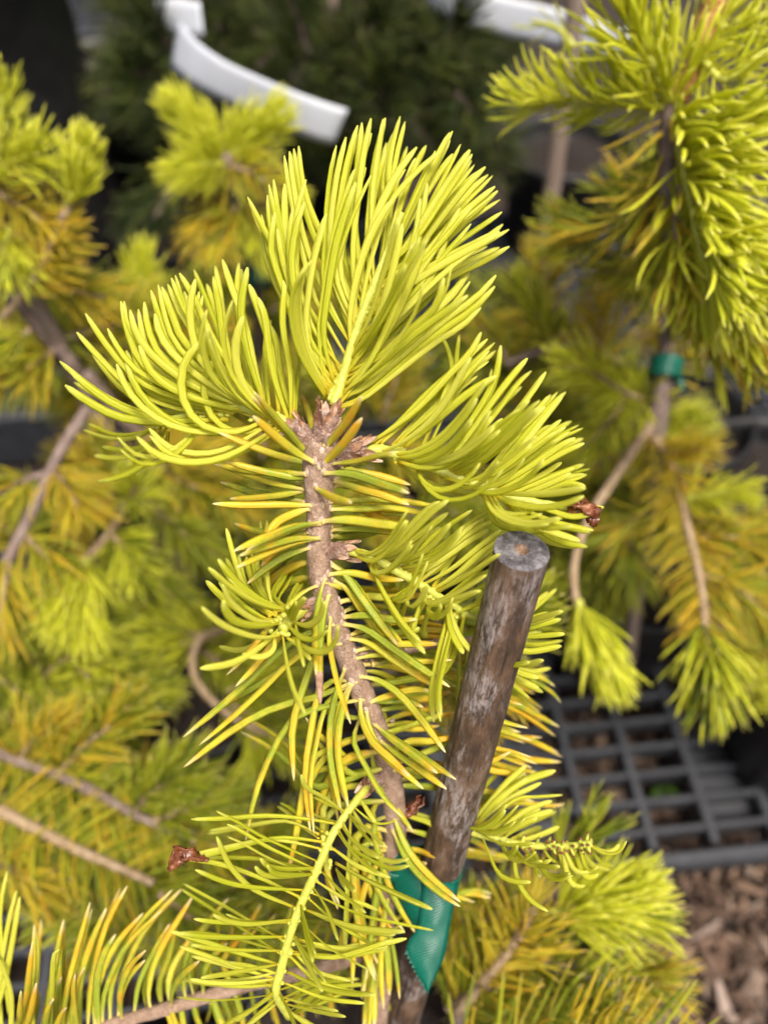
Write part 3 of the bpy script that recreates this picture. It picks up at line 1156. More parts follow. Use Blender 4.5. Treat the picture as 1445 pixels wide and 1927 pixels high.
stem_b = Bag()
sw = resample(STEM.w, 130)
u = np.linspace(0, 1, 130)
sr = np.interp(u, [0, .03, .07, .3, .6, 1], [.0062, .0056, .0040, .0041, .0042, .0046])
V, Q, t_ = rough_tube(sw, sr, 16, .022, 3, 14)
stem_b.add(V, Q)
def blob(bag, c, r, ax, sq=.6, mat=0):
    """small swollen cushion"""
    prof = np.linspace(-1, 1, 5)
    cc = np.array(c) + np.outer(prof * r, unit(ax))
    rr = np.sqrt(np.maximum(0.03, 1 - prof ** 2)) * r * sq
    V, Q, _, _ = sweep(cc, rr, rr, np.array([.3, .4, .8]), 6)
    bag.add(V, Q, mat)
# each old needle stands on a cushion of the stem; snap its foot to the side of the stem the needle leaves from
def snap(axis_w, rad, ctrl):
    c = np.array(ctrl)
    i = np.argmin(np.linalg.norm(axis_w - c[0], axis=1))
    T = unit(axis_w[min(i + 1, len(axis_w) - 1)] - axis_w[max(i - 1, 0)])
    d = c[1] - axis_w[i]
    off = c[0] - axis_w[i]
    o2 = off - T * off.dot(T)
    # keep the traced sideways offset, push out to the surface
    s = np.linalg.norm(o2)
    R = rad[i] if hasattr(rad, '__len__') else rad
    if s < R * .98:
        view = unit(CAM - axis_w[i])
        lat = o2 - view * o2.dot(view)
        l = min(np.linalg.norm(lat), R * .95)
        sgn = 1.0 if d.dot(view) > -.004 else -1.0
        h = math.sqrt(max(0, R * R - l * l)) * sgn
        nb = axis_w[i] + lat / (np.linalg.norm(lat) + 1e-9) * l + view * h + T * off.dot(T)
    else:
        nb = axis_w[i] + o2 / s * min(s, R * 1.0) + T * off.dot(T)
    c2 = c.copy(); c2[0] = nb
    return c2, T, unit(nb - axis_w[i])

geo = []
for key, ctrl, wd, old, score, dead in HN:
    c = np.array(ctrl)
    if key == 'O':
        i = np.argmin(np.linalg.norm(sw - c[0], axis=1))
        if np.linalg.norm(sw[i] - c[0]) < .009:
            c, T, nn = snap(sw, sr, c)
            blob(stem_b, c[0] - T * .0006 - nn * .0006, .0019, T, .62, 1)
    nrm = unit(np.array([rng.normal(0, .5), -.6 + rng.normal(0, .4), .8]))
    geo.append((key, needle_geo(c, wd, old, nrm), old, score, dead))

stem = stem_b.build("stem", [M_BARK, M_CUSH], HERO, sw[40])
SHOOT = {}
rads = {'S1': (.0018, .0010), 'S2': (.0019, .0010), 'S3': (.0020, .0012), 'S4': (.0017, .0010), 'S5': (.0020, .0016), 'S6': (.0014, .0016), 'S7': (.0014, .0012), 'S8': (.0022, .0014), 'S9': (.0024, .0030)}
for k, (r0, r1) in rads.items():
    ax = resample(AX[k].w, 46)
    rr = np.linspace(r0, r1, 46)
    V, Q, t_ = rough_tube(ax, rr, 10, .05, sum(map(ord, k)) % 97 + 1, 12)
    bg_ = Bag(); bg_.add(V, Q)
    for key, ctrl, wd, old, score, dead in HN:        # a small peg under each needle
        if key == k:
            i = np.argmin(np.linalg.norm(ax - ctrl[0], axis=1))
            d = unit(np.asarray(ctrl[1]) - ctrl[0])
            blob(bg_, np.asarray(ctrl[0]) * .6 + ax[i] * .4, .0011, d, .75)
    SHOOT[k] = bg_.build("branch" if k in ('S8', 'S9') else "shoot", [M_BARK if k in ('S8', 'S9') else M_SHOOT], HERO, ax[0])
SHOOT['O'] = stem
order = sorted(range(len(geo)), key=lambda i: -geo[i][3])
single = set(order[:300])
rest = Bag()
for i, (key, (V, Q, tt, vv), old, score, dead) in enumerate(geo):
    if i in single:
        o0 = V[:6].mean(0)
        nb = Bag(); nb.add(V, Q, 0, tt, vv, rng.random())
        mats = [M_DEAD if (dead and key == 'O' and False) else (M_OLD if old else M_NEW)]
        if dead:
            mats.append(M_DEAD)
            nb.m[0] = (tt[Q].min(1) > (.60 if tt is not None else 1)).astype(int)
        ob = nb.build("needle", mats, SHOOT[key], o0)
        if dead: ob['label'] = "old needle with a dead brown tip"
    else:
        rest.add(V, Q, 1 if old else 0, tt, vv, rng.random())
rest.build("needles", [M_NEW, M_OLD], HERO, P(650, 900, .25), kind="stuff")

# --- bark sockets with papery bud scales where the young shoots break out
def scale_mesh():
    v, q = [], []
    prof = [(0, .32), (.35, .5), (.7, .38), (1.0, .06)]
    for z_, w_ in prof:
        y_ = .10 * math.sin(z_ * 2.6)
        v += [(-w_, y_ - .16 * w_, z_), (0, y_ + .12, z_), (w_, y_ - .16 * w_, z_), (0, y_ + .04, z_)]
    for i in range(3):
        o = i * 4
        for e in range(4):
            q.append([o + e, o + (e + 1) % 4, o + 4 + (e + 1) % 4, o + 4 + e])
    q += [[3, 2, 1, 0], [12, 13, 14, 15]]
    return mesh_np("bud_scale", v, q, [M_SCALE], attrs={'rnd': np.zeros(16), 't': np.zeros(16), 'v': np.zeros(16)}, smooth=False)
SCALE = scale_mesh()
from mathutils import Matrix, Vector
def set_frame(o, parent, loc, X, Y, Z, sx, sy, sz):
    l = np.asarray(loc) - WL[parent.name]
    o.parent = parent
    o.matrix_basis = Matrix(((X[0] * sx, Y[0] * sy, Z[0] * sz, l[0]), (X[1] * sx, Y[1] * sy, Z[1] * sz, l[1]), (X[2] * sx, Y[2] * sy, Z[2] * sz, l[2]), (0, 0, 0, 1)))

def socket(pts, rads_, nsc, size, seed, flare=.45):
    ax = resample([P(*p) for p in pts], 22)
    rr = np.interp(np.linspace(0, 1, 22), np.linspace(0, 1, len(rads_)), rads_)
    V, Q, t_ = rough_tube(ax, rr, 16, .10, seed, 5)
    b_ = Bag(); b_.add(V, Q)
    r_ = np.random.default_rng(seed)
    for k in range(26):          # knobbly old scale scars
        s = r_.integers(2, 20); a = r_.uniform(0, 6.28)
        T, A, B = frames(ax, [0.2, .4, .8])
        n_ = A[s] * math.cos(a) + B[s] * math.sin(a)
        blob(b_, ax[s] + n_ * rr[s] * .92, rr[s] * .20, T[s], .8)
    so = b_.build("bud_base", [M_CROWN], HERO, ax[0])
    T, A, B = frames(ax, [0.2, .4, .8])
    for k in range(nsc):
        ring = 0 if k < nsc * .6 else 1
        s = 21 - ring * 6 - r_.integers(0, 2)
        a = k / (nsc * (.6 if ring == 0 else .4)) * 6.283 + r_.normal(0, .2)
        n_ = A[s] * math.cos(a) + B[s] * math.sin(a)
        Z = unit(T[s] + n_ * (flare + r_.normal(0, .18))); X = unit(np.cross(T[s], n_)); Y = np.cross(Z, X)
        o = bpy.data.objects.new("bud_scale", SCALE); COL.objects.link(o)
        L = size * r_.uniform(.7, 1.25)
        set_frame(o, so, ax[s] + n_ * rr[s] * .92 - T[s] * L * .25, X, Y, Z, L * .62, L * .8, L)
    return so
socket([(610, 852, .2462), (613, 812, .2455), (618, 772, .2452)], [.0056, .0044, .0040, .0034], 15, .0052, 11)
socket([(598, 846, .2468), (572, 820, .2460), (548, 800, .2458)], [.0044, .0034, .0030], 13, .0044, 12)
socket([(622, 862, .2462), (655, 853, .2452), (692, 846, .2448)], [.0046, .0036, .0032], 14, .0046, 13)
socket([(606, 1038, .2520), (632, 1036, .2510), (658, 1037, .2508)], [.0034, .0030, .0028], 11, .0046, 14, .15)
socket([(606, 1130, .2550), (590, 1137, .2530), (574, 1147, .2505)], [.0028, .0026, .0022], 9, .0040, 15, .15)
socket([(712, 1468, .2765), (702, 1470, .2730), (692, 1482, .2695)], [.0026, .0026, .0022], 10, .0042, 16, .2)
# leaf scars: little raised rings on the bare stem
def ring_mesh():
    th = np.arange(10) / 10 * 6.2832
    c = np.stack([np.cos(th), np.sin(th) * .8, th * 0], 1)
    v = []
    for i in range(10):
        d = unit(c[i])
        for a in np.arange(4) / 4 * 6.2832:
            v.append(c[i] + d * .25 * math.cos(a) + np.array([0, 0, .3 * math.sin(a)]))
    q = [[i * 4 + e, i * 4 + (e + 1) % 4, ((i + 1) % 10) * 4 + (e + 1) % 4, ((i + 1) % 10) * 4 + e] for i in range(10) for e in range(4)]
    return mesh_np("leaf_scar", v, q, [M_CROWN])
RING = ring_mesh()
for px, py in ((645, 1219), (653, 1297), (606, 905), (640, 1180)):
    i = np.argmin([(Axis.project(p)[0] - px) ** 2 + (Axis.project(p)[1] - py) ** 2 for p in sw])
    view = unit(CAM - sw[i]); T = unit(sw[i + 1] - sw[i]); n_ = unit(view - T * view.dot(T))
    o = bpy.data.objects.new("leaf_scar", RING); COL.objects.link(o)
    set_frame(o, stem, sw[i] + n_ * sr[i] * .97, unit(np.cross(n_, T)), T, n_, .0007, .0007, .0007)

# reddish buds still capped with their scale at two shoot tips
def bud(pts, rr, label, parent):
    ax = resample([P(*p) for p in pts], 14)
    b_ = Bag()
    r0 = np.interp(np.linspace(0, 1, 14), np.linspace(0, 1, len(rr)), rr)
    for k in range(5):        # crumpled flakes curled over one another
        c = ax + rng.normal(0, .0007, 3) + rng.normal(0, .0005, ax.shape)
        r1 = r0 * rng.uniform(.45, 1.0) * (1 + .25 * rng.normal(0, 1, 14))
        V, Q, _, _ = sweep(c, np.abs(r1), np.abs(r1) * .28 + .0002, unit(rng.normal(0, 1, 3)), 8)
        b_.add(V + rng.normal(0, .00012, V.shape), Q)
    b_.build("bud", [M_BUD], parent, ax[0], label=label)
bud([(1072, 952, .2400), (1092, 953, .2385), (1108, 962, .2378), (1118, 982, .2376)], [.0010, .0034, .0036, .0030, .0007], "glossy reddish brown bud scale at the shoot tip", SHOOT['S3'])
bud([(386, 1618, .2570), (362, 1608, .2565), (336, 1608, .2560), (318, 1632, .2558)], [.0005, .0018, .0027, .0025, .0009], "crumpled brown bud scale caught on needle tips", SHOOT['S6'])
# brown crumbs of old scale at the foot of the right hand lower shoot
bud([(748, 1505, .290), (760, 1528, .289), (775, 1526, .288), (790, 1500, .288)], [.0008, .0020, .0022, .0014, .0005], "torn brown bud scale beside the cane", SHOOT['S7'])
# stubs along the browned tip of the lower right shoot
axw = resample(AX['S7'].w, 80)
stub = Bag()
for k in range(46):
    i = rng.integers(50, 79); a = rng.uniform(0, 6.28)
    T, A, B = frames(axw[i - 1:i + 1], [0, .3, .9])
    n_ = A[0] * math.cos(a) + B[0] * math.sin(a)
    c = np.array([axw[i], axw[i] + n_ * rng.uniform(.0022, .0038) + T[0] * .001])
    V, Q, tt, vv = sweep(resample(c, 4), [.0007, .0006, .0006, .0004], [.0007, .0006, .0006, .0004], T[0], 6)
    stub.add(V, Q, 0, tt * .9)
    V, Q, tt, vv = sweep(resample([c[1], c[1] + n_ * .0007], 3), [.0006, .0005, .0002], [.0006, .0005, .0002], T[0], 6)
    stub.add(V, Q, 1)
stub.build("needle_stubs", [M_SHOOT, M_BUD], SHOOT['S7'], axw[60], kind="stuff")

# ------------------------------------------------------------------ cane and green tie
cane_top = P(981, 1036, .2290); cane_bot = P(745, 1960, .356)
ca = unit(cane_top - cane_bot)
clen = np.linalg.norm(cane_top - cane_bot)
ground_pt = cane_top - ca * (clen + .16)
CANE = thing("bamboo_stake", ground_pt, "brown weathered bamboo cane with a sawn hollow end, leaning beside the sharp fir", "stake", "canes staking the firs")
def cane_obj(parent, foot, top, r0, r1, mat, name="cane", cut=True, tilt=0.0):
    d = unit(top - foot); Lc = np.linalg.norm(top - foot)
    X = unit(np.cross(d, [0.1, 1, 0.2])); Y = np.cross(d, X)
    n, N = 28, 90
    c = np.stack([np.zeros(N), np.zeros(N), np.linspace(0, Lc, N)], 1)
    rr = np.linspace(r0, r1, N)
    for nodez in (.22, .55, .86):
        rr = rr * (1 + .05 * np.exp(-((np.linspace(0, 1, N) - nodez) / .006) ** 2))
    V, Q, t_, v_ = sweep(c, rr, rr, np.array([0, 1, 0]), n, cap=False)
    r_ = np.random.default_rng(4)
    f = 1 + .012 * np.sin(v_ * 6.28 * 3 + 1 + t_ * 3) + .010 * np.sin(v_ * 6.28 * 7 + t_ * 9)
    V[:, 0] *= f; V[:, 1] *= f
    vw = unit(CAM - top)
    lx, ly = vw.dot(X), vw.dot(Y)
    top_r = V[-n:, :2]
    V[-n:, 2] += -(top_r[:, 0] * lx + top_r[:, 1] * ly) * tilt     # sawn a little askew
    def place(nm, V_, Q_, m_):
        me = mesh_np(nm, V_, Q_, [m_])
        o = bpy.data.objects.new(nm, me); COL.objects.link(o); o.parent = parent
        l = foot - WL[parent.name]
        o.matrix_basis = Matrix(((X[0], Y[0], d[0], l[0]), (X[1], Y[1], d[1], l[1]), (X[2], Y[2], d[2], l[2]), (0, 0, 0, 1)))
        return o
    place(name, V, Q, mat)
    if not cut: return
    rim = V[-n:].copy()
    cc = rim.mean(0)
    rings = [rim, cc + (rim - cc) * .93 + [0, 0, .00035]]
    for k in (.8, .6, .45, .34, .27): rings.append(cc + (rim - cc) * k + np.array([0, 0, .0004]) + np.stack([0 * rim[:, 0], 0 * rim[:, 0], r_.normal(0, .00009, n)], 1))
    V2 = np.vstack(rings); q = []
    for i in range(len(rings) - 1):
        for j in range(n): q.append([i * n + j, i * n + (j + 1) % n, (i + 1) * n + (j + 1) % n, (i + 1) * n + j])
    place("cut_face", V2, q, M_CUT)
    in0 = rings[-1]
    offc = np.array([.0004, -.0003, 0])
    h = [in0, cc + (in0 - cc) * .95 + [0, 0, -.002], cc + (in0 - cc) * .7 + [0, 0, -.0045], cc + (in0 - cc) * .1 + [0, 0, -.0048]]
    V3 = np.vstack(h); q = []
    for i in range(3):
        for j in range(n): q.append([i * n + j, i * n + (j + 1) % n, (i + 1) * n + (j + 1) % n, (i + 1) * n + j])
    place("pith_hole", V3, q, M_PITH)
cane_obj(CANE, ground_pt, cane_top, .0077, .00835, M_CANE, tilt=.28)

def uv_strip(name, grid, uv, mat, thick):
    """strip mesh from a grid of points [rows][cols], given thickness, with UVs in metres"""
    R, Cn = grid.shape[:2]
    du = np.gradient(grid, axis=0); dv = np.gradient(grid, axis=1)
    nn = np.cross(du.reshape(-1, 3), dv.reshape(-1, 3))
    nn /= np.linalg.norm(nn, axis=1)[:, None] + 1e-12
    nn = nn.reshape(grid.shape)
    V = np.vstack([(grid + nn * thick / 2).reshape(-1, 3), (grid - nn * thick / 2).reshape(-1, 3)])
    n = R * Cn; q = []
    for i in range(R - 1):
        for j in range(Cn - 1):
            a = i * Cn + j
            q.append([a, a + Cn, a + Cn + 1, a + 1]); q.append([n + a, n + a + 1, n + a + Cn + 1, n + a + Cn])
    for i in range(R - 1):
        for j, s in ((0, 1), (Cn - 1, -1)):
            a = i * Cn + j; f = [a, n + a, n + a + Cn, a + Cn]; q.append(f if s > 0 else f[::-1])
    for j in range(Cn - 1):
        for i, s in ((0, -1), (R - 1, 1)):
            a = i * Cn + j; f = [a, n + a, n + a + 1, a + 1]; q.append(f if s > 0 else f[::-1])
    o0 = grid.reshape(-1, 3).mean(0)
    me = mesh_np(name, V - o0, q, [mat])
    ul = me.uv_layers.new(name="UVMap")
    U = np.vstack([uv.reshape(-1, 2)] * 2)
    vi = np.zeros(len(me.loops), np.int32); me.loops.foreach_get("vertex_index", vi)
    ul.data.foreach_set("uv", U[vi].astype(np.float32).ravel())
    return me, o0

def depth_at_y(py):
    t_ = np.linspace(0, 1, 400)[:, None]
    pts = cane_top + (cane_bot - cane_top) * t_
    ys = np.array([Axis.project(p)[1] for p in pts])
    i = np.argmin(abs(ys - py)); return pts[i]
TIE = thing("plant_tie_tape", depth_at_y(1660), "green ribbed plastic tape tying the sharp fir's stem to its brown cane", "plant tie", "green tape ties")
# band round cane and stem: follows a stadium outline about both
def band():
    c1 = depth_at_y(1662); j = np.argmin([abs(Axis.project(p)[1] - 1600) for p in sw]); c2 = sw[j]
    ax = ca
    c2 = c2 - ax * (c2 - c1).dot(ax)
    ex = unit(c2 - c1); ey = np.cross(ax, ex)
    L = np.linalg.norm(c2 - c1)
    out = []
    r1, r2 = .0085, .0058
    for a in np.linspace(-math.pi / 2, math.pi / 2, 14): out.append(c1 - ex * math.cos(a) * r1 - ey * math.sin(a) * r1)
    out = out[::-1]
    pts = [c1 + (-ex * math.cos(a) + ey * math.sin(a)) * r1 for a in np.linspace(-1.45, 1.45, 16)]
    pts += [c2 + (ex * math.cos(a) + ey * math.sin(a)) * r2 for a in np.linspace(1.45, -1.45, 14)]
    pts.append(pts[0])
    loop = np.array(pts)
    rows = []
    hs = np.linspace(-.011, .012, 9)
    for h in hs:
        wob = np.stack([rng.normal(0, .00012, 3) for _ in loop])
        rows.append(loop + ax * h + wob)
    g = np.array(rows)
    s = np.r_[0, np.cumsum(np.linalg.norm(np.diff(loop, axis=0), axis=1))]
    uv = np.stack(np.meshgrid(s * 100, hs * 100), -1)
    return g, uv
g, uv = band()
me, o0 = uv_strip("tape_band", g, uv, M_TAPE, .0004)
link("band", me, TIE, o0)
# sheet of tape stretched from the stem side down to the cane, and the free tail
def patch(outline_l, outline_r, name):
    L_ = resample([P(*p) for p in outline_l], 16); R_ = resample([P(*p) for p in outline_r], 16)
    k = np.linspace(0, 1, 9)[None, :, None]
    g = L_[:, None] * (1 - k) + R_[:, None] * k
    uu = np.linspace(0, 1, 16)[:, None, None]
    g = g - FW * (.0012 * np.sin(k * 3.14) + .00028 * np.sin(uu * 17 + k * 5) * np.sin(k * 3.14) + .00016 * np.sin(uu * 31 - k * 9 + 1))
    uvy = np.linspace(0, 1, 16) * np.linalg.norm(L_[-1] - L_[0]) * 100
    uvx = np.linspace(0, 1, 9) * np.linalg.norm(L_[8] - R_[8]) * 100
    uv = np.stack(np.meshgrid(uvx, uvy), -1)
    me, o0 = uv_strip(name, g, uv, M_TAPE, .0004)
    return link(name, me, TIE, o0)
patch([(722, 1545, .2905), (724, 1600, .2905), (738, 1660, .2915), (752, 1700, .2925), (768, 1745, .2930)],
      [(742, 1562, .2870), (772, 1612, .2880), (792, 1650, .2885), (796, 1690, .2890), (796, 1740, .2895)], "stretched_tape")
tail = patch([(796, 1650, .2880), (792, 1700, .2875), (786, 1745, .2870), (764, 1788, .2866), (803, 1864, .2862)],
      [(862, 1662, .2905), (852, 1710, .2890), (844, 1752, .2880), (835, 1800, .2872), (806, 1866, .2862)], "tail")
# pinked (zigzag) end of the tail: teeth along its lower left edge
me = tail.data
teeth = Bag()
ea, eb = P(764, 1788, .2864), P(803, 1864, .2860)
for k in range(9):
    a = ea + (eb - ea) * (k / 9); b_ = ea + (eb - ea) * ((k + 1) / 9)
    mid = (a + b_) / 2 + (RT * -1 - UP * .5) * .0011
    inn = (a + b_) / 2 + (RT + UP * .5) * .0008
    th = FW * .0002
    teeth.add([a - th, mid - th, b_ - th, inn - th, a + th, mid + th, b_ + th, inn + th], BOXQ)
tb = teeth.mesh("pinked_edge", [M_TAPE], P(780, 1820, .286), False)
tb.uv_layers.new(name="UVMap")
link("pinked_edge", tb, TIE, P(780, 1820, .286))

pot(hx, hy, "black nursery pot of the sharp golden fir", .080, .15)

# ------------------------------------------------------------------ the out of focus firs behind
# a handful of shared needle shapes, unit length along +Z, bending towards +X
def canon(bend, curl, old, wr):
    s = np.linspace(0, 1, 7)
    ang = bend * s ** 1.3 + curl * s ** 4
    x = np.r_[0, np.cumsum(np.sin(ang[1:])) / 6]; z = np.r_[0, np.cumsum(np.cos(ang[1:])) / 6]
    c = np.stack([x, 0 * x, z], 1)
    r = np.interp(s, OLD_T if old else NEW_T, OLD_R if old else NEW_R) * wr / 2
    V, Q, _, v = sweep(c, r, r * .66, np.array([1.0, 0, 0]), 6)
    return V, Q, np.repeat(s, 6), v
CANON = {}
for typ, mat_, old, wr in (('lemon', M_LEMON, False, .041), ('gold', M_GOLD, True, .046), ('olive', M_OLIVE, True, .046), ('pine', M_PINE, True, .020)):
    CANON[typ] = []
    for bend, curl in ((.15, 0), (.35, .1), (.55, .2), (.8, .3), (1.1, .4), (.25, -.4)):
        V, Q, tt, vv = canon(bend, curl, old, wr)
        me = mesh_np("needle", V, Q, [mat_], attrs={'t': tt, 'v': vv, 'rnd': np.full(len(V), rng.random())})
        CANON[typ].append((V, Q, tt, vv, me))
FMATS = {'lemon': M_LEMON, 'gold': M_GOLD, 'olive': M_OLIVE, 'pine': M_PINE}
SKY_UP = np.array([0, 0, 1.0])

def spray(plant, pts, n, L, typ, a0=62, a1=24, up=.35, fwd=.6, r=(.0022, .0012), bark_m=None, single_n=0, wide=1.0, side=0.0, name="shoot", toward=0.0, bias=None, thr=-.2, cur=(0, 0, 1, 1, 1, 2, 2, 5)):
    """one twig with its needles. pts: pixels and depth; L: needle length m; a0/a1: angle to the twig at foot and tip"""
    ax = resample([P(*p) if len(p) == 3 else p for p in pts], 40)
    V, Q, t_ = rough_tube(resample(ax, 26), np.linspace(r[0], r[1], 26), 8, .06, rng.integers(1, 99), 6)
    b_ = Bag(); b_.add(V, Q)
    if bark_m is None: bark_m = M_SHOOT if typ == 'lemon' else M_TWIG
    tw = b_.build(name, [bark_m], plant, ax[0])
    T, A, B = frames(ax, SKY_UP)
    mass = Bag()
    n = int(n * (1.0 if plant is FC or typ == 'pine' else 1.3))
    if plant is FC: wide *= 1.22
    if plant is FA and typ == 'lemon': wide *= .85; n = int(n * 1.35)
    for k in range(n):
        s = (k + rng.random()) / n
        s = min(1, s * .98 + .02)
        i = min(39, int(s * 39))
        ph = rng.uniform(0, 6.283)
        if side: ph = rng.choice([math.pi / 2, -math.pi / 2]) + rng.normal(0, 1 - side * .6) * .6
        R_ = A[i] * math.cos(ph) + B[i] * math.sin(ph)
        if bias is not None:
            for tries in range(6):
                if R_.dot(bias) > thr: break
                ph = rng.uniform(0, 6.283); R_ = A[i] * math.cos(ph) + B[i] * math.sin(ph)
        a = math.radians(a0 + (a1 - a0) * s + rng.normal(0, 7))
        Z = unit(T[i] * math.cos(a) + R_ * math.sin(a))
        bd = T[i] * fwd + SKY_UP * up - FW * toward + rng.normal(0, .18, 3)
        X = unit(bd - Z * bd.dot(Z)); Y = np.cross(Z, X)
        l = L * rng.uniform(.72, 1.08) * (1 - .25 * max(0, s - .8) / .2)
        tp = typ
        if isinstance(typ, tuple): tp = typ[0] if rng.random() < .55 else typ[1]
        V, Q, tt, vv, me = CANON[tp][cur[rng.integers(len(cur))]]
        base = ax[i] + R_ * r[1] * .6
        if k % max(1, int(n / max(1, single_n))) == 0 and single_n:
            o = bpy.data.objects.new("needle", me); COL.objects.link(o)
            set_frame(o, tw, base, X, Y, Z, l * wide, l * wide, l)
        else:
            mass.add(base + (V[:, :1] * X * wide + V[:, 1:2] * Y * wide + V[:, 2:3] * Z) * l, Q, 0 if not isinstance(typ, tuple) else (0 if tp == typ[0] else 1), tt, vv, rng.random())
    if mass.n:
        mats = [FMATS[x] for x in (typ if isinstance(typ, tuple) else (typ,))]
        mass.build("needles", mats, tw, ax[20], kind="stuff")
    return tw

def twig(plant, pts, r0, r1, m_=None, name="branch"):
    ax = resample([P(*p) for p in pts], 44)
    V, Q, t_ = rough_tube(ax, np.linspace(r0 * .85, r1 * .85, 44), 10, .06, rng.integers(1, 99), 10)
    b_ = Bag(); b_.add(V, Q)
    return b_.build(name, [m_ or M_BARK2], plant, ax[0])

G = "potted golden firs"
def fir(px, py, z, label, r=.075):
    """a potted fir whose foot stands on the pallet straight below the given point"""
    x, y = under(px, py, z)
    return thing("golden_fir", (x, y, DECK + .13), label, "fir tree", G), (x, y)

def drop(plant, pts, r0=.0045, r1=.004, m_=None):
    """main stem: from a point down to the plant's foot in its pot"""
    ax = [P(*p) for p in pts]
    ax.append(WL[plant.name])
    c = resample(ax, 50)
    V, Q, t_ = rough_tube(c, np.linspace(r1, r0, 50), 10, .05, 8, 12)
    b_ = Bag(); b_.add(V, Q)
    return b_.build("stem", [m_ or M_BARK2], plant, c[0])

# right hand fir, nearest of the blurred ones
FA = None
FC, (x, y) = fir(1262, 800, .794, "large blurred golden fir filling the upper right corner, lemon shoots round an orange bud cluster")
drop(FC, [(1263, 195, .385), (1256, 300, .392), (1262, 420, .40), (1272, 560, .43), (1268, 640, .52)], .006, .005)
spray(FC, [(1262, 195, .384), (1230, 130, .37), (1190, 60, .358), (1170, -30, .348)], 130, .042, 'lemon', 50, 24, .4, .5, (.003, .0015), single_n=40, wide=1.15, cur=(0, 0, 1, 1, 5))
spray(FC, [(1258, 200, .386), (1180, 195, .385), (1090, 188, .386), (985, 195, .390)], 130, .030, 'lemon', 64, 28, .8, .5, (.003, .0013), single_n=45, wide=1.35, bias=UP, thr=-.75)
spray(FC, [(1275, 190, .384), (1310, 120, .376), (1330, 40, .37), (1360, -40, .366)], 46, .032, 'lemon', 60, 30, .4, .5, (.0050, .0062), bark_m=M_ORANGE, single_n=20, wide=1.2)
spray(FC, [(1300, 80, .372), (1360, 150, .366), (1420, 110, .362), (1480, 70, .36)], 60, .028, 'lemon', 60, 28, .8, .5, (.002, .001), single_n=26, wide=1.3)
spray(FC, [(1330, 60, .374), (1400, 40, .366), (1480, 10, .36)], 50, .030, 'lemon', 60, 30, .6, .5, (.002, .001), single_n=20, wide=1.2)
spray(FC, [(1266, 212, .384), (1282, 300, .376), (1300, 390, .368), (1318, 470, .360), (1340, 545, .354)], 330, .050, 'lemon', 70, 34, -.02, .45, (.0022, .0010), single_n=110, wide=1.2, bias=unit(RT + UP * .1 - FW * .25), thr=-.12, cur=(0, 0, 1, 1, 5))
spray(FC, [(1290, 250, .38), (1350, 240, .37), (1430, 220, .36)], 50, .040, 'lemon', 46, 22, .2, .5, (.002, .001), single_n=20, wide=1.3)
spray(FC, [(1310, 430, .372), (1370, 480, .362), (1440, 520, .352)], 90, .040, 'lemon', 50, 20, -.1, .5, (.002, .001), single_n=26, wide=1.2)
spray(FC, [(1280, 350, .384), (1270, 440, .382), (1290, 530, .376)], 80, .036, ('lemon', 'gold'), 60, 30, -.1, .5, (.002, .001), single_n=20, wide=1.1)
spray(FC, [(1262, 215, .387), (1256, 330, .394), (1262, 430, .40), (1272, 540, .41)], 80, .036, ('gold', 'olive'), 66, 50, -.2, .6, (.0045, .0045), bark_m=M_BARK2, single_n=10)
spray(FC, [(1262, 330, .40), (1210, 390, .41), (1150, 430, .43), (1070, 440, .45)], 90, .034, ('olive', 'gold'), 60, 30, .2, .6, (.002, .001))
spray(FC, [(1130, 430, .46), (1085, 440, .46), (1050, 425, .46)], 60, .030, 'lemon', 60, 30, .3, .5)
spray(FC, [(1280, 540, .42), (1330, 600, .41), (1400, 660, .40)], 110, .040, ('gold', 'lemon'), 60, 26, -.2, .5)
spray(FC, [(1290, 480, .40), (1350, 560, .39), (1440, 640, .38), (1500, 690, .37)], 110, .038, ('lemon', 'gold'), 60, 26, -.2, .5)
spray(FC, [(1255, 250, .40), (1235, 330, .42), (1215, 430, .44), (1200, 520, .46)], 90, .034, ('olive', 'lemon'), 62, 35, -.1, .5)
spray(FC, [(1262, 460, .43), (1200, 500, .45), (1130, 510, .47)], 80, .034, ('gold', 'olive'), 62, 35, -.1, .5)
spray(FC, [(1080, 90, .47), (1050, 55, .47), (1000, 40, .48)], 4, .03, 'lemon', 60, 30)
pot(x, y, "black pot of the large blurred fir at right")

# second right hand fir: arching branches with hanging lemon tips
FE, (x, y) = fir(1190, 1060, .6875, "blurred golden fir with arching drooping branches, green tape on its dark stem")
drop(FE, [(1262, 560, .50), (1250, 690, .515), (1228, 810, .535), (1218, 900, .58)], .006, .0058)
twig(FE, [(1224, 800, .53), (1165, 885, .505), (1108, 975, .485), (1082, 1050, .475), (1080, 1110, .47), (1088, 1145, .468)], .0042, .0028, M_TWIG)
spray(FE, [(1087, 1130, .468), (1105, 1180, .462), (1135, 1240, .456)], 130, .040, 'lemon', 42, 12, -.3, .6, (.003, .001), wide=1.15)
spray(FE, [(1225, 815, .535), (1268, 900, .52), (1295, 1000, .50), (1318, 1100, .48), (1328, 1200, .468)], 80, .036, ('gold', 'gold'), 74, 55, -.35, .5, (.0032, .0024), bark_m=M_TWIG, wide=1.1, side=.3)
spray(FE, [(1322, 1170, .47), (1334, 1240, .46), (1345, 1300, .455)], 90, .042, ('lemon', 'olive'), 58, 20, -.4, .6, (.002, .001), wide=1.1)
spray(FE, [(1240, 850, .53), (1275, 850, .52), (1315, 845, .51)], 60, .028, 'gold', 60, 30, 0, .5)
spray(FE, [(1235, 830, .53), (1260, 870, .52), (1290, 920, .51)], 60, .030, 'gold', 66, 40, 0, .5)
spray(FE, [(1290, 940, .51), (1330, 930, .50), (1390, 925, .49)], 90, .026, 'lemon', 60, 26, -.1, .5)
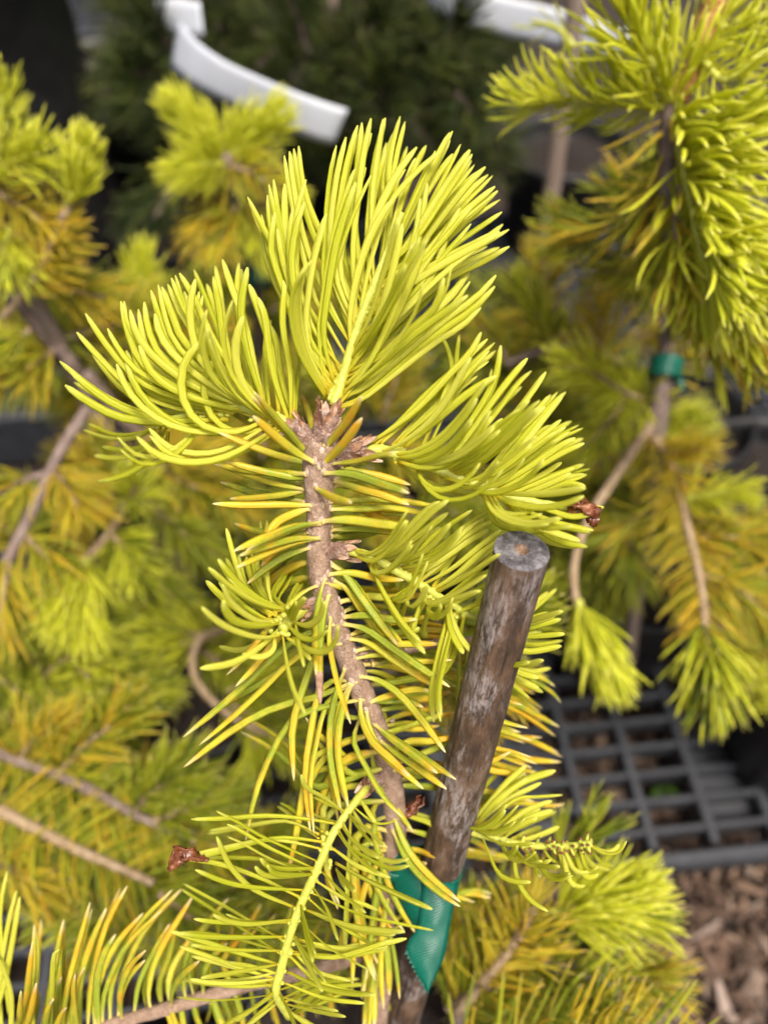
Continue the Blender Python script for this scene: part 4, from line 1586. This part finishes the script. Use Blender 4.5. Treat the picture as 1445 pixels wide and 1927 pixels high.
spray(FE, [(1300, 1010, .51), (1370, 1010, .50), (1440, 1040, .49)], 70, .036, ('gold', 'olive'), 55, 30, -.2, .5)
spray(FE, [(1320, 1080, .49), (1390, 1110, .48), (1460, 1180, .47)], 60, .036, ('gold', 'olive'), 60, 30, -.2, .5)
spray(FE, [(1270, 960, .53), (1210, 970, .54), (1150, 1010, .55)], 80, .036, ('olive', 'gold'), 60, 30, -.2, .5)
spray(FE, [(1240, 760, .55), (1180, 740, .52), (1110, 700, .50), (1060, 690, .49)], 150, .034, ('lemon', 'lemon'), 70, 35, -.1, .4)
spray(FE, [(1180, 745, .54), (1140, 800, .53), (1090, 850, .53)], 90, .032, ('lemon', 'olive'), 66, 35, -.2, .4)
spray(FE, [(1120, 700, .52), (1130, 640, .51), (1125, 575, .50)], 80, .032, 'gold', 66, 30, .2, .5)
twig(FE, [(1180, 690, .545), (1100, 650, .54), (1020, 660, .545), (950, 685, .55)], .0034, .0028, M_BARK2)
spray(FE, [(1045, 650, .545), (1020, 600, .53), (985, 545, .52)], 80, .034, ('olive', 'lemon'), 50, 22, .3, .5)
spray(FE, [(960, 690, .56), (930, 640, .55), (900, 610, .55)], 60, .032, ('gold', 'olive'), 60, 30, .1, .5)
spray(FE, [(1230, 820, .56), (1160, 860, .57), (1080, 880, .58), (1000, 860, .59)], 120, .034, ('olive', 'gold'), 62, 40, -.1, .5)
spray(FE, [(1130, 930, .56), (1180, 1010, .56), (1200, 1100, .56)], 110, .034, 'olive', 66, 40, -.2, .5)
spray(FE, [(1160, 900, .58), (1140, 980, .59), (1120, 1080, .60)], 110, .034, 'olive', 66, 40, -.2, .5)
spray(FE, [(1240, 700, .53), (1300, 640, .52), (1350, 620, .52)], 90, .034, ('gold', 'olive'), 62, 35, -.2, .5)
spray(FE, [(1250, 920, .54), (1300, 970, .53), (1380, 1000, .52)], 60, .034, ('gold', 'olive'), 62, 35, -.3, .5)
pot(x, y, "black pot below the arching branches at right")

# fir at the left edge, tied with green tape
FB, (x, y) = fir(150, 800, .60, "blurred fir at the left edge with gold old needles, two brown stems taped together")
drop(FB, [(-30, 480, .50), (30, 560, .51), (95, 640, .525), (150, 720, .545)], .0056, .0050)
twig(FB, [(150, 300, .46), (128, 390, .465), (95, 470, .475), (55, 540, .49), (5, 600, .50)], .0030, .0030, M_TWIG)
spray(FB, [(128, 385, .462), (140, 345, .455), (152, 305, .45)], 110, .031, 'lemon', 42, 12, .35, .6, (.002, .001), wide=1.2)
spray(FB, [(60, 540, .485), (95, 470, .475), (124, 400, .465)], 60, .036, 'gold', 78, 62, -.15, .4, (.003, .003), bark_m=M_TWIG, wide=1.25, side=.8)
spray(FB, [(-20, 330, .46), (30, 300, .455), (75, 290, .45)], 80, .032, 'lemon', 56, 30, .6, .5, (.002, .001), wide=1.15)
spray(FB, [(-10, 240, .46), (5, 205, .455), (5, 175, .45)], 40, .026, 'lemon', 50, 20, .4, .5)
spray(FB, [(20, 430, .47), (10, 470, .46), (30, 500, .455)], 70, .030, 'lemon', 56, 30, .0, .5)
spray(FB, [(-20, 350, .475), (40, 390, .47), (110, 430, .47)], 70, .034, 'gold', 60, 34, -.1, .5)
spray(FB, [(-20, 410, .48), (30, 440, .48), (90, 480, .48)], 60, .034, 'gold', 60, 34, -.1, .5)
spray(FB, [(60, 520, .50), (130, 545, .505), (200, 560, .51)], 80, .034, ('gold', 'olive'), 62, 34, -.2, .5)
spray(FB, [(110, 640, .53), (190, 620, .53), (290, 590, .535), (330, 575, .54)], 110, .036, ('olive', 'gold'), 64, 40, 0, .5, (.003, .002), bark_m=M_BARK2)
spray(FB, [(262, 575, .55), (264, 540, .545), (266, 500, .54)], 90, .030, 'lemon', 48, 14, .3, .6)
spray(FB, [(190, 640, .55), (280, 660, .55), (360, 640, .56), (430, 600, .57)], 130, .034, ('gold', 'olive'), 64, 40, 0, .5)
spray(FB, [(100, 660, .52), (40, 700, .51), (-30, 730, .505)], 110, .038, ('gold', 'olive'), 62, 40, -.2, .5, (.0025, .0015), bark_m=M_TWIG)
spray(FB, [(60, 620, .50), (20, 640, .50), (-30, 620, .495)], 70, .036, ('lemon', 'olive'), 62, 40, -.1, .5)
pot(x, y, "black pot under the taped stems at left")

# whorl behind, between the white tag and the leader
FA, (x, y) = fir(470, 560, .70, "blurred golden fir with a rosette of lemon shoots just under the white tag")
drop(FA, [(426, 305, .545), (450, 370, .56), (480, 450, .60), (485, 560, .65)], .006, .0045)
blob_b = Bag(); blob(blob_b, P(426, 305, .54), .007, FW, 1.0); blob_b.build("bud_cluster", [M_BARK2], FA, P(426, 305, .54))
spray(FA, [(425, 302, .54), (385, 262, .53), (345, 215, .522)], 170, .032, 'lemon', 58, 22, .15, .5, (.003, .001))
spray(FA, [(430, 300, .54), (470, 262, .535), (505, 232, .53)], 150, .034, 'lemon', 56, 22, .15, .5, (.003, .001))
spray(FA, [(428, 304, .54), (390, 310, .53), (345, 320, .525)], 110, .030, 'lemon', 60, 22, .1, .5, (.003, .001))
spray(FA, [(430, 308, .54), (480, 330, .535), (540, 360, .53)], 110, .030, ('lemon', 'gold'), 60, 22, .0, .5, (.003, .001))
spray(FA, [(430, 315, .548), (448, 360, .56), (470, 410, .58)], 40, .034, 'gold', 70, 50, -.1, .5, (.004, .004), bark_m=M_TWIG)
spray(FA, [(450, 380, .565), (425, 430, .56), (405, 475, .555)], 120, .034, ('gold', 'olive'), 60, 22, -.2, .5)
spray(FA, [(460, 400, .57), (480, 440, .565), (500, 470, .56)], 90, .032, 'lemon', 60, 26, -.2, .5)
spray(FA, [(440, 390, .575), (400, 400, .565), (370, 440, .56)], 50, .034, 'gold', 60, 26, -.3, .5)
spray(FA, [(485, 520, .64), (540, 530, .63), (600, 560, .62)], 90, .032, ('gold', 'olive'), 62, 35, 0, .5)
spray(FA, [(480, 480, .62), (560, 480, .62), (640, 520, .62)], 90, .034, ('gold', 'lemon'), 62, 35, 0, .5)
pot(x, y, "black pot under the lemon rosette near the white tag")

# lower left fir: grey brown twigs with gold combs
FD, (x, y) = fir(300, 1100, .72, "blurred golden fir with forked pinkish twigs over the left middle")
drop(FD, [(160, 700, .535), (225, 780, .56), (300, 860, .60), (340, 960, .63)], .006, .005)
twig(FD, [(165, 770, .50), (120, 840, .49), (92, 895, .485), (60, 965, .478), (15, 1055, .47)], .0045, .0040)
twig(FD, [(94, 890, .487), (45, 905, .48), (-30, 945, .475)], .0030, .0022)
spray(FD, [(100, 880, .487), (125, 915, .485), (150, 960, .483)], 70, .036, 'gold', 60, 35, -.3, .5, (.002, .0015), bark_m=M_TWIG)
spray(FD, [(60, 900, .482), (20, 920, .478), (-30, 945, .475)], 70, .036, ('olive', 'gold'), 66, 40, -.3, .5, (.002, .0015))
spray(FD, [(45, 1000, .478), (70, 1030, .476), (95, 1060, .474)], 60, .034, ('olive', 'gold'), 60, 35, -.2, .5)
spray(FD, [(15, 1050, .47), (10, 1110, .467), (0, 1180, .465)], 70, .036, ('gold', 'olive'), 60, 35, -.3, .5, (.003, .002))
twig(FD, [(265, 880, .53), (235, 950, .52), (200, 1010, .51), (150, 1062, .50)], .0036, .0030, M_TWIG)
spray(FD, [(160, 1055, .50), (135, 1100, .492), (115, 1150, .486)], 190, .036, 'lemon', 62, 20, -.1, .5, (.003, .001))
spray(FD, [(165, 1050, .50), (150, 1120, .495), (170, 1180, .49)], 120, .034, 'lemon', 60, 24, -.1, .5)
spray(FD, [(240, 940, .52), (250, 930, .51), (255, 910, .505)], 80, .028, ('lemon', 'olive'), 70, 30, 0, .4)
spray(FD, [(205, 1000, .515), (240, 1040, .51), (260, 1080, .50)], 90, .032, ('lemon', 'olive'), 60, 30, 0, .4)
spray(FD, [(250, 910, .55), (200, 870, .54), (180, 840, .535)], 100, .032, ('gold', 'olive'), 62, 35, -.1, .4)
spray(FD, [(280, 880, .56), (330, 850, .55), (420, 850, .55)], 120, .034, ('gold', 'gold'), 62, 35, -.2, .4)
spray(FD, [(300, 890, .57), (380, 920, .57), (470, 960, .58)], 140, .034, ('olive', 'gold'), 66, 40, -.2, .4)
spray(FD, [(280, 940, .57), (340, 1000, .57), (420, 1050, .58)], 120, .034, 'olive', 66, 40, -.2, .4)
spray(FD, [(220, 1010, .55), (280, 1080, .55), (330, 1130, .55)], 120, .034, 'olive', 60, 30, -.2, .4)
twig(FD, [(420, 1185, .60), (380, 1200, .56), (362, 1240, .54), (375, 1290, .53), (430, 1345, .525), (500, 1380, .52)], .0040, .0026, M_TWIG)
spray(FD, [(380, 1195, .56), (310, 1180, .55), (250, 1150, .545)], 110, .036, ('olive', 'lemon'), 50, 24, 0, .5)
spray(FD, [(370, 1205, .56), (300, 1220, .55), (240, 1210, .545)], 90, .036, ('lemon', 'olive'), 50, 24, -.1, .5)
spray(FD, [(430, 1300, .55), (470, 1290, .55), (530, 1270, .55)], 130, .034, ('lemon', 'olive'), 62, 30, -.1, .5)
spray(FD, [(470, 1360, .53), (480, 1390, .525), (470, 1430, .52)], 80, .034, ('lemon', 'olive'), 46, 14, -.3, .6)
spray(FD, [(500, 1375, .52), (540, 1400, .52), (560, 1440, .52)], 80, .032, ('lemon', 'olive'), 50, 20, -.3, .6)
spray(FD, [(420, 1320, .55), (470, 1340, .55), (540, 1340, .55)], 110, .032, ('olive', 'lemon'), 62, 30, -.2, .5)
pot(x, y, "black pot in the dark gap at left of the fir stem")

FG, (x, y) = fir(150, 1500, .66, "blurred fir at lower left with two long reddish twigs of gold and green combs")
drop(FG, [(-40, 1400, .50), (10, 1500, .56)], .006, .005)
twig(FG, [(-40, 1405, .478), (60, 1440, .470), (160, 1480, .462), (250, 1530, .455), (350, 1575, .448)], .0046, .0026)
twig(FG, [(-40, 1505, .450), (60, 1555, .445), (150, 1600, .440), (230, 1635, .436), (290, 1662, .433)], .0044, .0026, M_TWIG)
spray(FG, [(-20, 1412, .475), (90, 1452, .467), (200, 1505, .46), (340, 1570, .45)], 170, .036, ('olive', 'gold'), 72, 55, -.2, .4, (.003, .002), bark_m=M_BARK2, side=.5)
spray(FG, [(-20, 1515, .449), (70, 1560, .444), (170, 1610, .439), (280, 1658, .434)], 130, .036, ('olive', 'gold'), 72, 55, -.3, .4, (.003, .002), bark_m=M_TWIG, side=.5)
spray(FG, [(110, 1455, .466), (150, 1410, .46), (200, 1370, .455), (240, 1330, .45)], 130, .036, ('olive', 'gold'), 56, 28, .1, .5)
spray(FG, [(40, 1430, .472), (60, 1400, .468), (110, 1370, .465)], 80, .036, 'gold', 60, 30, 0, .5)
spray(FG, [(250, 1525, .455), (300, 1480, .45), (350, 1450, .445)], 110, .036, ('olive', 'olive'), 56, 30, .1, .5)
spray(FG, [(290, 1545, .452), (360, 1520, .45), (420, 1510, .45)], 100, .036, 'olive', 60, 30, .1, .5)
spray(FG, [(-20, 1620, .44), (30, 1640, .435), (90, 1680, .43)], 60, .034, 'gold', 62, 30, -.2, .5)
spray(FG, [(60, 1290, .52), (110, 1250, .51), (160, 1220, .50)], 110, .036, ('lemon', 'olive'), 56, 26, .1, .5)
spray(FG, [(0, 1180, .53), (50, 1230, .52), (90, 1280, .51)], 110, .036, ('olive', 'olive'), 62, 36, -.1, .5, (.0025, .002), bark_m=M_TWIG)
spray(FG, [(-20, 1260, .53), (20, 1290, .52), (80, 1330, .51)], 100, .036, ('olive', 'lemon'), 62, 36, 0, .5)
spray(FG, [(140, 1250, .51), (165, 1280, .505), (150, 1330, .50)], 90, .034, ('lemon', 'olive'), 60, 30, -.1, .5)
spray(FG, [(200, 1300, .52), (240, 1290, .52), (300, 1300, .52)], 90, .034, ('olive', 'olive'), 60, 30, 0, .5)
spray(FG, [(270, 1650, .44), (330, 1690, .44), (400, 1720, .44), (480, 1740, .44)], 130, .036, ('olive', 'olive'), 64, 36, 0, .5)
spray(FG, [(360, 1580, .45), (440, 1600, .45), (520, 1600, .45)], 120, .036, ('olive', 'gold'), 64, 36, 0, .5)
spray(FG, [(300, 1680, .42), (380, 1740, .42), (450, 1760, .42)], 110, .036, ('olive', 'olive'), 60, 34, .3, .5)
pot(x, y, "black pot in the lower left shade")

# bottom right fir: lemon fan over the mulch
FF, (x, y) = fir(960, 2000, .50, "blurred fir low at right with a lemon fan of needles spread over the mulch")
drop(FF, [(865, 1910, .395), (870, 1960, .42)], .006, .005)
twig(FF, [(860, 1905, .390), (915, 1840, .385), (965, 1780, .378), (1005, 1715, .372)], .0034, .0020, M_TWIG)
spray(FF, [(900, 1855, .386), (950, 1795, .38), (1008, 1700, .372)], 70, .036, 'gold', 66, 40, .4, .4, (.002, .001), bark_m=M_TWIG, single_n=20)
twig(FF, [(950, 1800, .42), (1050, 1820, .415), (1140, 1852, .41), (1180, 1900, .41)], .0034, .0030, M_BARK2)
spray(FF, [(960, 1800, .42), (1060, 1825, .415), (1150, 1860, .41)], 70, .036, ('olive', 'lemon'), 70, 50, .8, .3, (.002, .002), bark_m=M_BARK2, single_n=24)
spray(FF, [(1040, 1720, .40), (1100, 1700, .395), (1170, 1680, .39)], 210, .036, 'lemon', 58, 16, -.15, .6, (.003, .001), single_n=40, wide=1.1)
spray(FF, [(1090, 1700, .40), (1140, 1710, .395), (1190, 1720, .39)], 110, .034, ('lemon', 'olive'), 52, 16, -.3, .6, (.002, .001))
spray(FF, [(1040, 1640, .41), (1070, 1600, .405), (1100, 1570, .40)], 34, .036, 'olive', 50, 24, .4, .5)
spray(FF, [(860, 1990, .36), (960, 1960, .355), (1060, 1950, .35), (1160, 1945, .345)], 90, .036, ('olive', 'gold'), 70, 50, .9, .3, (.003, .002), bark_m=M_BARK2, single_n=60)
spray(FF, [(1100, 1960, .345), (1200, 1955, .34), (1310, 1980, .335)], 40, .032, ('gold', 'olive'), 70, 55, .9, .2, (.003, .002), bark_m=M_BARK2, single_n=40)
spray(FF, [(840, 1900, .40), (880, 1870, .40), (960, 1850, .40)], 70, .036, ('olive', 'gold'), 66, 40, .5, .3)
spray(FF, [(850, 1700, .43), (880, 1760, .425), (900, 1830, .42)], 60, .036, ('gold', 'olive'), 66, 40, .1, .3)
spray(FF, [(830, 1800, .43), (900, 1740, .425), (960, 1700, .42)], 70, .036, ('gold', 'lemon'), 66, 40, .3, .3)
spray(FF, [(1000, 1870, .42), (1060, 1880, .415), (1120, 1880, .41)], 70, .036, ('olive', 'olive'), 66, 40, .6, .3)
pot(x, y, "black pot below the frame at right", .07)

# small fir in the pot at the right edge
FH, (x, y) = fir(1475, 1330, .58, "little bright yellow fir tip at the right edge above a black pot")
drop(FH, [(1452, 1290, .525), (1470, 1330, .54)], .004, .003)
spray(FH, [(1455, 1340, .53), (1435, 1300, .52), (1420, 1270, .515)], 60, .020, 'lemon', 60, 26, .3, .5, (.002, .001), wide=1.5)
spray(FH, [(1460, 1280, .535), (1450, 1220, .53), (1440, 1180, .53)], 40, .03, ('olive', 'gold'), 60, 26, .1, .5)
pot(*under(1530, 1350, .675), "black pot standing on the grid at the right edge", .072, .14)

# more of the same shoots, so that the plants are as full as in the photograph
def fill(plant, x0, x1, y0, y1, z0, z1, n, typs, nn=105, L=.035, cx=None, cy=None):
    for k in range(n):
        x, y, z = rng.uniform(x0, x1), rng.uniform(y0, y1), rng.uniform(z0, z1)
        if any((x - gx) ** 2 + (y - gy) ** 2 < gr ** 2 for gx, gy, gr in ((385, 1040, 75), (345, 1350, 80), (640, 1440, 120), (930, 430, 100))): continue
        a = rng.uniform(0, 6.283)
        if cx is not None:
            a = math.atan2(y - cy, x - cx) + rng.normal(0, .6)
        l = rng.uniform(50, 75) * .6 / z
        dx, dy = math.cos(a) * l, math.sin(a) * l
        spray(plant, [(x - dx, y - dy, z + .012), (x, y + 5, z), (x + dx, y + dy + 6, z - .012)], nn, L, typs[rng.integers(len(typs))], 62, 30, -.1, .5, (.0026, .0014))
GO, OL, LO, LL = ('gold', 'olive'), ('olive', 'olive'), ('lemon', 'olive'), 'lemon'
fill(FB, -20, 330, 560, 760, .60, .68, 10, (GO, OL, GO), cx=200, cy=640)
fill(FD, -20, 560, 740, 980, .60, .68, 24, (GO, OL, GO, OL), cx=300, cy=900)
fill(FD, -20, 560, 960, 1180, .60, .68, 20, (OL, GO, LO), cx=300, cy=1050)
fill(FD, 150, 560, 1160, 1330, .58, .66, 10, (OL, LO), cx=350, cy=1220)
fill(FG, -20, 260, 1150, 1420, .54, .62, 14, (OL, LO, OL), cx=80, cy=1300)
fill(FG, -20, 400, 1380, 1640, .50, .58, 16, (OL, GO, OL), cx=100, cy=1500)
fill(FG, 180, 560, 1560, 1760, .44, .52, 10, (OL, OL, GO), cx=300, cy=1650)
fill(FA, 540, 920, 700, 1010, .56, .68, 22, (GO, OL, OL), cx=720, cy=850)
fill(FA, 420, 700, 500, 640, .66, .74, 8, (GO, OL), cx=540, cy=560)
fill(FE, 880, 1240, 520, 720, .60, .70, 16, (GO, OL, GO), cx=1080, cy=620)
fill(FE, 960, 1260, 720, 960, .60, .68, 18, (OL, GO, LO), cx=1150, cy=850)
fill(FE, 1040, 1210, 940, 1100, .60, .68, 12, (OL, OL, GO), cx=1150, cy=1020)
fill(FE, 1340, 1460, 1030, 1180, .54, .62, 7, (GO, OL), cx=1300, cy=1000)
fill(FC, 1180, 1420, 360, 500, .46, .56, 7, (GO, OL, LO), cx=1280, cy=480)
fill(FF, 840, 1160, 1720, 1900, .44, .52, 12, (GO, OL, OL), cx=980, cy=1850)
fill(HERO, 760, 960, 1120, 1330, .36, .44, 5, (OL, GO), cx=700, cy=1200)

# ------------------------------------------------------------------ dark green pine behind, with its white wrap tags
px_, py_ = under(620, 120, 1.12)
PINE = thing("green_pine", (px_, py_, DECK + .12), "dark green pine behind the golden firs, between the two white tags", "pine tree", "dark pines at the back")
drop(PINE, [(640, -60, .98), (620, 60, 1.02)], .009, .007)
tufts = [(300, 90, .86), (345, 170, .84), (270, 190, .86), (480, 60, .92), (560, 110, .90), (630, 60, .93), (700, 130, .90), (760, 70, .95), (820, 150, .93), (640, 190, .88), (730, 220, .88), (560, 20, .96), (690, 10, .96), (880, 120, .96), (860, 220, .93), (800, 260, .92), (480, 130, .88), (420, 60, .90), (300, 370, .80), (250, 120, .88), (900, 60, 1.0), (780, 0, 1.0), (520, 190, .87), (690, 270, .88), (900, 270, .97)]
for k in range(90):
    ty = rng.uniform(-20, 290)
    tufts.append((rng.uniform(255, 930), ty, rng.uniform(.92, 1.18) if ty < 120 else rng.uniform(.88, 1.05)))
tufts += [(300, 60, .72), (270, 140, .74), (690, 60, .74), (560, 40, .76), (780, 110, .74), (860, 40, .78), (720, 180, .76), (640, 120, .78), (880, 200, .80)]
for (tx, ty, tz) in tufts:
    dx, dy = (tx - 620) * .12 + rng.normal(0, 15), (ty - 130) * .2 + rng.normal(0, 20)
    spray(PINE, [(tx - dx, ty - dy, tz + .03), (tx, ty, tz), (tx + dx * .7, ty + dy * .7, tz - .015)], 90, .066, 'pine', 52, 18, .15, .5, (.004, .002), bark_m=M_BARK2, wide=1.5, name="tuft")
pot(px_, py_, "black pot of the dark green pine", .085, .16)
px2, py2 = under(300, 330, .95)
PINE2 = thing("green_pine", (px2, py2, DECK + .12), "small dark pine tuft hanging in the shade beside the tall black pot", "pine tree", "dark pines at the back")
drop(PINE2, [(310, 330, .80), (330, 400, .84)], .005, .003)
spray(PINE2, [(335, 340, .80), (310, 380, .79), (285, 420, .785)], 40, .055, 'pine', 34, 10, -.3, .5, (.003, .002), bark_m=M_BARK2, wide=1.6, name="tuft")
pot(px2, py2, "black pot of the small shaded pine", .07, .14)

def ribbon(name, label, rows, tk, flag_pt, curl=None):
    """white plastic wrap tag: rows of (upper edge px, lower edge px, depth)"""
    a = resample([P(*r[0], r[2]) for r in rows], 26); b_ = resample([P(*r[1], r[2] + .022) for r in rows], 26)     # hangs nearly upright
    k = np.linspace(0, 1, 6)[None, :, None]
    g = a[:, None] * (1 - k) + b_[:, None] * k - FW * (.0012 * np.sin(k * math.pi))
    uv = np.zeros((26, 6, 2))
    t_ = thing(name, P(*flag_pt), label, "plant tag", "white wrap tags on the plants")
    me, o0 = uv_strip("tag_band", g, uv, M_TAG, .0006)
    link("tag_band", me, t_, o0)
    return t_
T1 = ribbon("white_plant_tag", "long blank white plant tag curving down towards the sharp leader", [((338, 38), (322, 128), .655), ((372, 78), (362, 160), .64), ((430, 118), (440, 200), .63), ((520, 158), (530, 238), .622), ((598, 188), (590, 264), .618), ((655, 206), (628, 272), .616)], .0006, (335, 40, .66))
# its folded end
a = resample([P(290, 2, .70), P(330, -4, .69), P(376, 4, .68)], 10); b_ = resample([P(318, 62, .715), P(350, 74, .702), P(384, 66, .69)], 10)
g = a[:, None] * (1 - np.linspace(0, 1, 5)[None, :, None]) + b_[:, None] * np.linspace(0, 1, 5)[None, :, None]
me, o0 = uv_strip("folded_end", g, np.zeros((10, 5, 2)), M_TAG, .0006)
link("folded_end", me, T1, o0)
ribbon("white_plant_tag", "blank white plant tag at the top edge crossed by a thin cane", [((790, -40), (800, 6), .80), ((850, -28), (850, 36), .79), ((940, -8), (940, 66), .785), ((1030, 12), (1040, 86), .78), ((1150, 48), (1150, 112), .775), ((1230, 80), (1225, 140), .775)], .0006, (800, -10, .8))

# ------------------------------------------------------------------ other canes, ties and pots
def plain_cane(top, low, r, label):
    tp, lw = P(*top), P(*low)
    d = unit(lw - tp); k = (DECK + .12 - tp[2]) / d[2]
    foot = tp + d * k
    t_ = thing("bamboo_stake", foot, label, "stake", "canes staking the firs")
    cane_obj(t_, foot, tp, r, r, M_CANE2, cut=False)
    return foot
f = plain_cane((1092, -60, .66), (1020, 500, .80), .0085, "thin grey cane rising past the white tag at the top right")
pot(*under(1070, 270, 1.115), "black pot with brown soil just behind the thin grey cane", .09, .15)
plain_cane((-15, 415, .475), (150, 715, .545), .0058, "brown cane taped to the stems at the left edge")
plain_cane((1275, 520, .495), (1240, 790, .54), .0058, "dark cane beside the arching fir's stem at right")

def small_tie(px, py, z, r, h, label, dirpx):
    c = P(px, py, z); ax = unit(P(px + dirpx[0], py + dirpx[1], z) - c)
    X = unit(np.cross(ax, [0.2, .9, .3])); Y = np.cross(ax, X)
    th = np.linspace(0, 2 * math.pi, 22)
    g = np.array([[c + X * math.cos(a) * r + Y * math.sin(a) * r + ax * hh for a in th] for hh in np.linspace(-h / 2, h / 2, 6)])
    uv = np.stack(np.meshgrid(th * r * 100, np.linspace(0, h, 6) * 100), -1)
    t_ = thing("plant_tie_tape", c, label, "plant tie", "green tape ties")
    me, o0 = uv_strip("tape_band", g, uv, M_TAPE, .0005)
    link("band", me, t_, o0)
    # loose end
    g = np.array([[c + X * r * .6 + Y * (r + .001) * (-1) + ax * (hh * .6) + (X * .5 - UP * .7) * s for hh in (-h / 2, 0, h / 2)] for s in np.linspace(0, .014, 5)])
    me, o0 = uv_strip("tape_end", g, np.zeros((5, 3, 2)), M_TAPE, .0005)
    link("loose_end", me, t_, o0)
small_tie(22, 512, .497, .0105, .016, "green tape tie on the stems at the left edge", (30, 55))
small_tie(1252, 692, .515, .0105, .014, "green tape tie on the dark stem at the right", (-8, 60))
small_tie(488, 512, .625, .0095, .024, "green tape tie in the shade behind the leader", (4, 60))
small_tie(342, 975, .62, .0085, .010, "dim green tape strip in the shade at left of the stem", (60, 0))

# the tall black pot at upper left
bx, by = under(22, 330, .95)
t_ = thing("tall_nursery_pot", (bx, by, DECK), "tall smooth charcoal pot at the upper left corner", "plant pot", None)
prof = [(.118, 0), (.122, .01), (.125, .30), (.125, .52), (.133, .524), (.134, .545), (.130, .548), (.122, .545), (.118, .50), (.11, .02)]
V, Q = lathe(prof, 64)
link("pot_wall", mesh_np("pot_wall", V, Q, [M_POT]), t_, (bx, by, DECK))
prof_tall = prof
V, Q = lathe([(.002, .50), (.06, .503), (.117, .497)], 40); V[:, 2] += rng.normal(0, .003, len(V))
link("soil", mesh_np("soil", V, Q[:, ::-1], [M_SOIL]), t_, (bx, by, DECK), kind="stuff")
for (px, py, zz, lab) in ((420, 1380, .72, "black pot in the gap below the curved twig"),
                          (1390, 1010, .80, "black pot at the right edge behind the arching twigs"), (300, 260, 1.0, "black pot in the deep shade beside the tall pot")):
    pot(*under(px, py, zz), lab)

pot(*under(235, 300, 1.12), "wide black pot in the dark gap left of the lemon rosette", .12, .25)
pot(*under(430, 60, 1.50), "black pot under the dark pine's left side", .10, .2)
pot(*under(800, 90, 1.40), "black pot under the dark pine's right side", .10, .2)
# a weed leaf seen through the grid
lw = Bag()
c0 = P(1205, 1530, .78); c0[2] = .03
cc = resample([c0, c0 + [.014, .006, .008], c0 + [.03, .012, .004]], 9)
V, Q, _, _ = sweep(cc, np.array([.2, .6, .9, 1, 1, .9, .7, .4, .1]) * .011, np.full(9, .0006), np.array([0, 0, 1.0]), 6)
lw.add(V, Q)
lw.build("weed_leaf", [M_WEED], None, c0, label="green weed leaf under the grid bars", cat="weed")
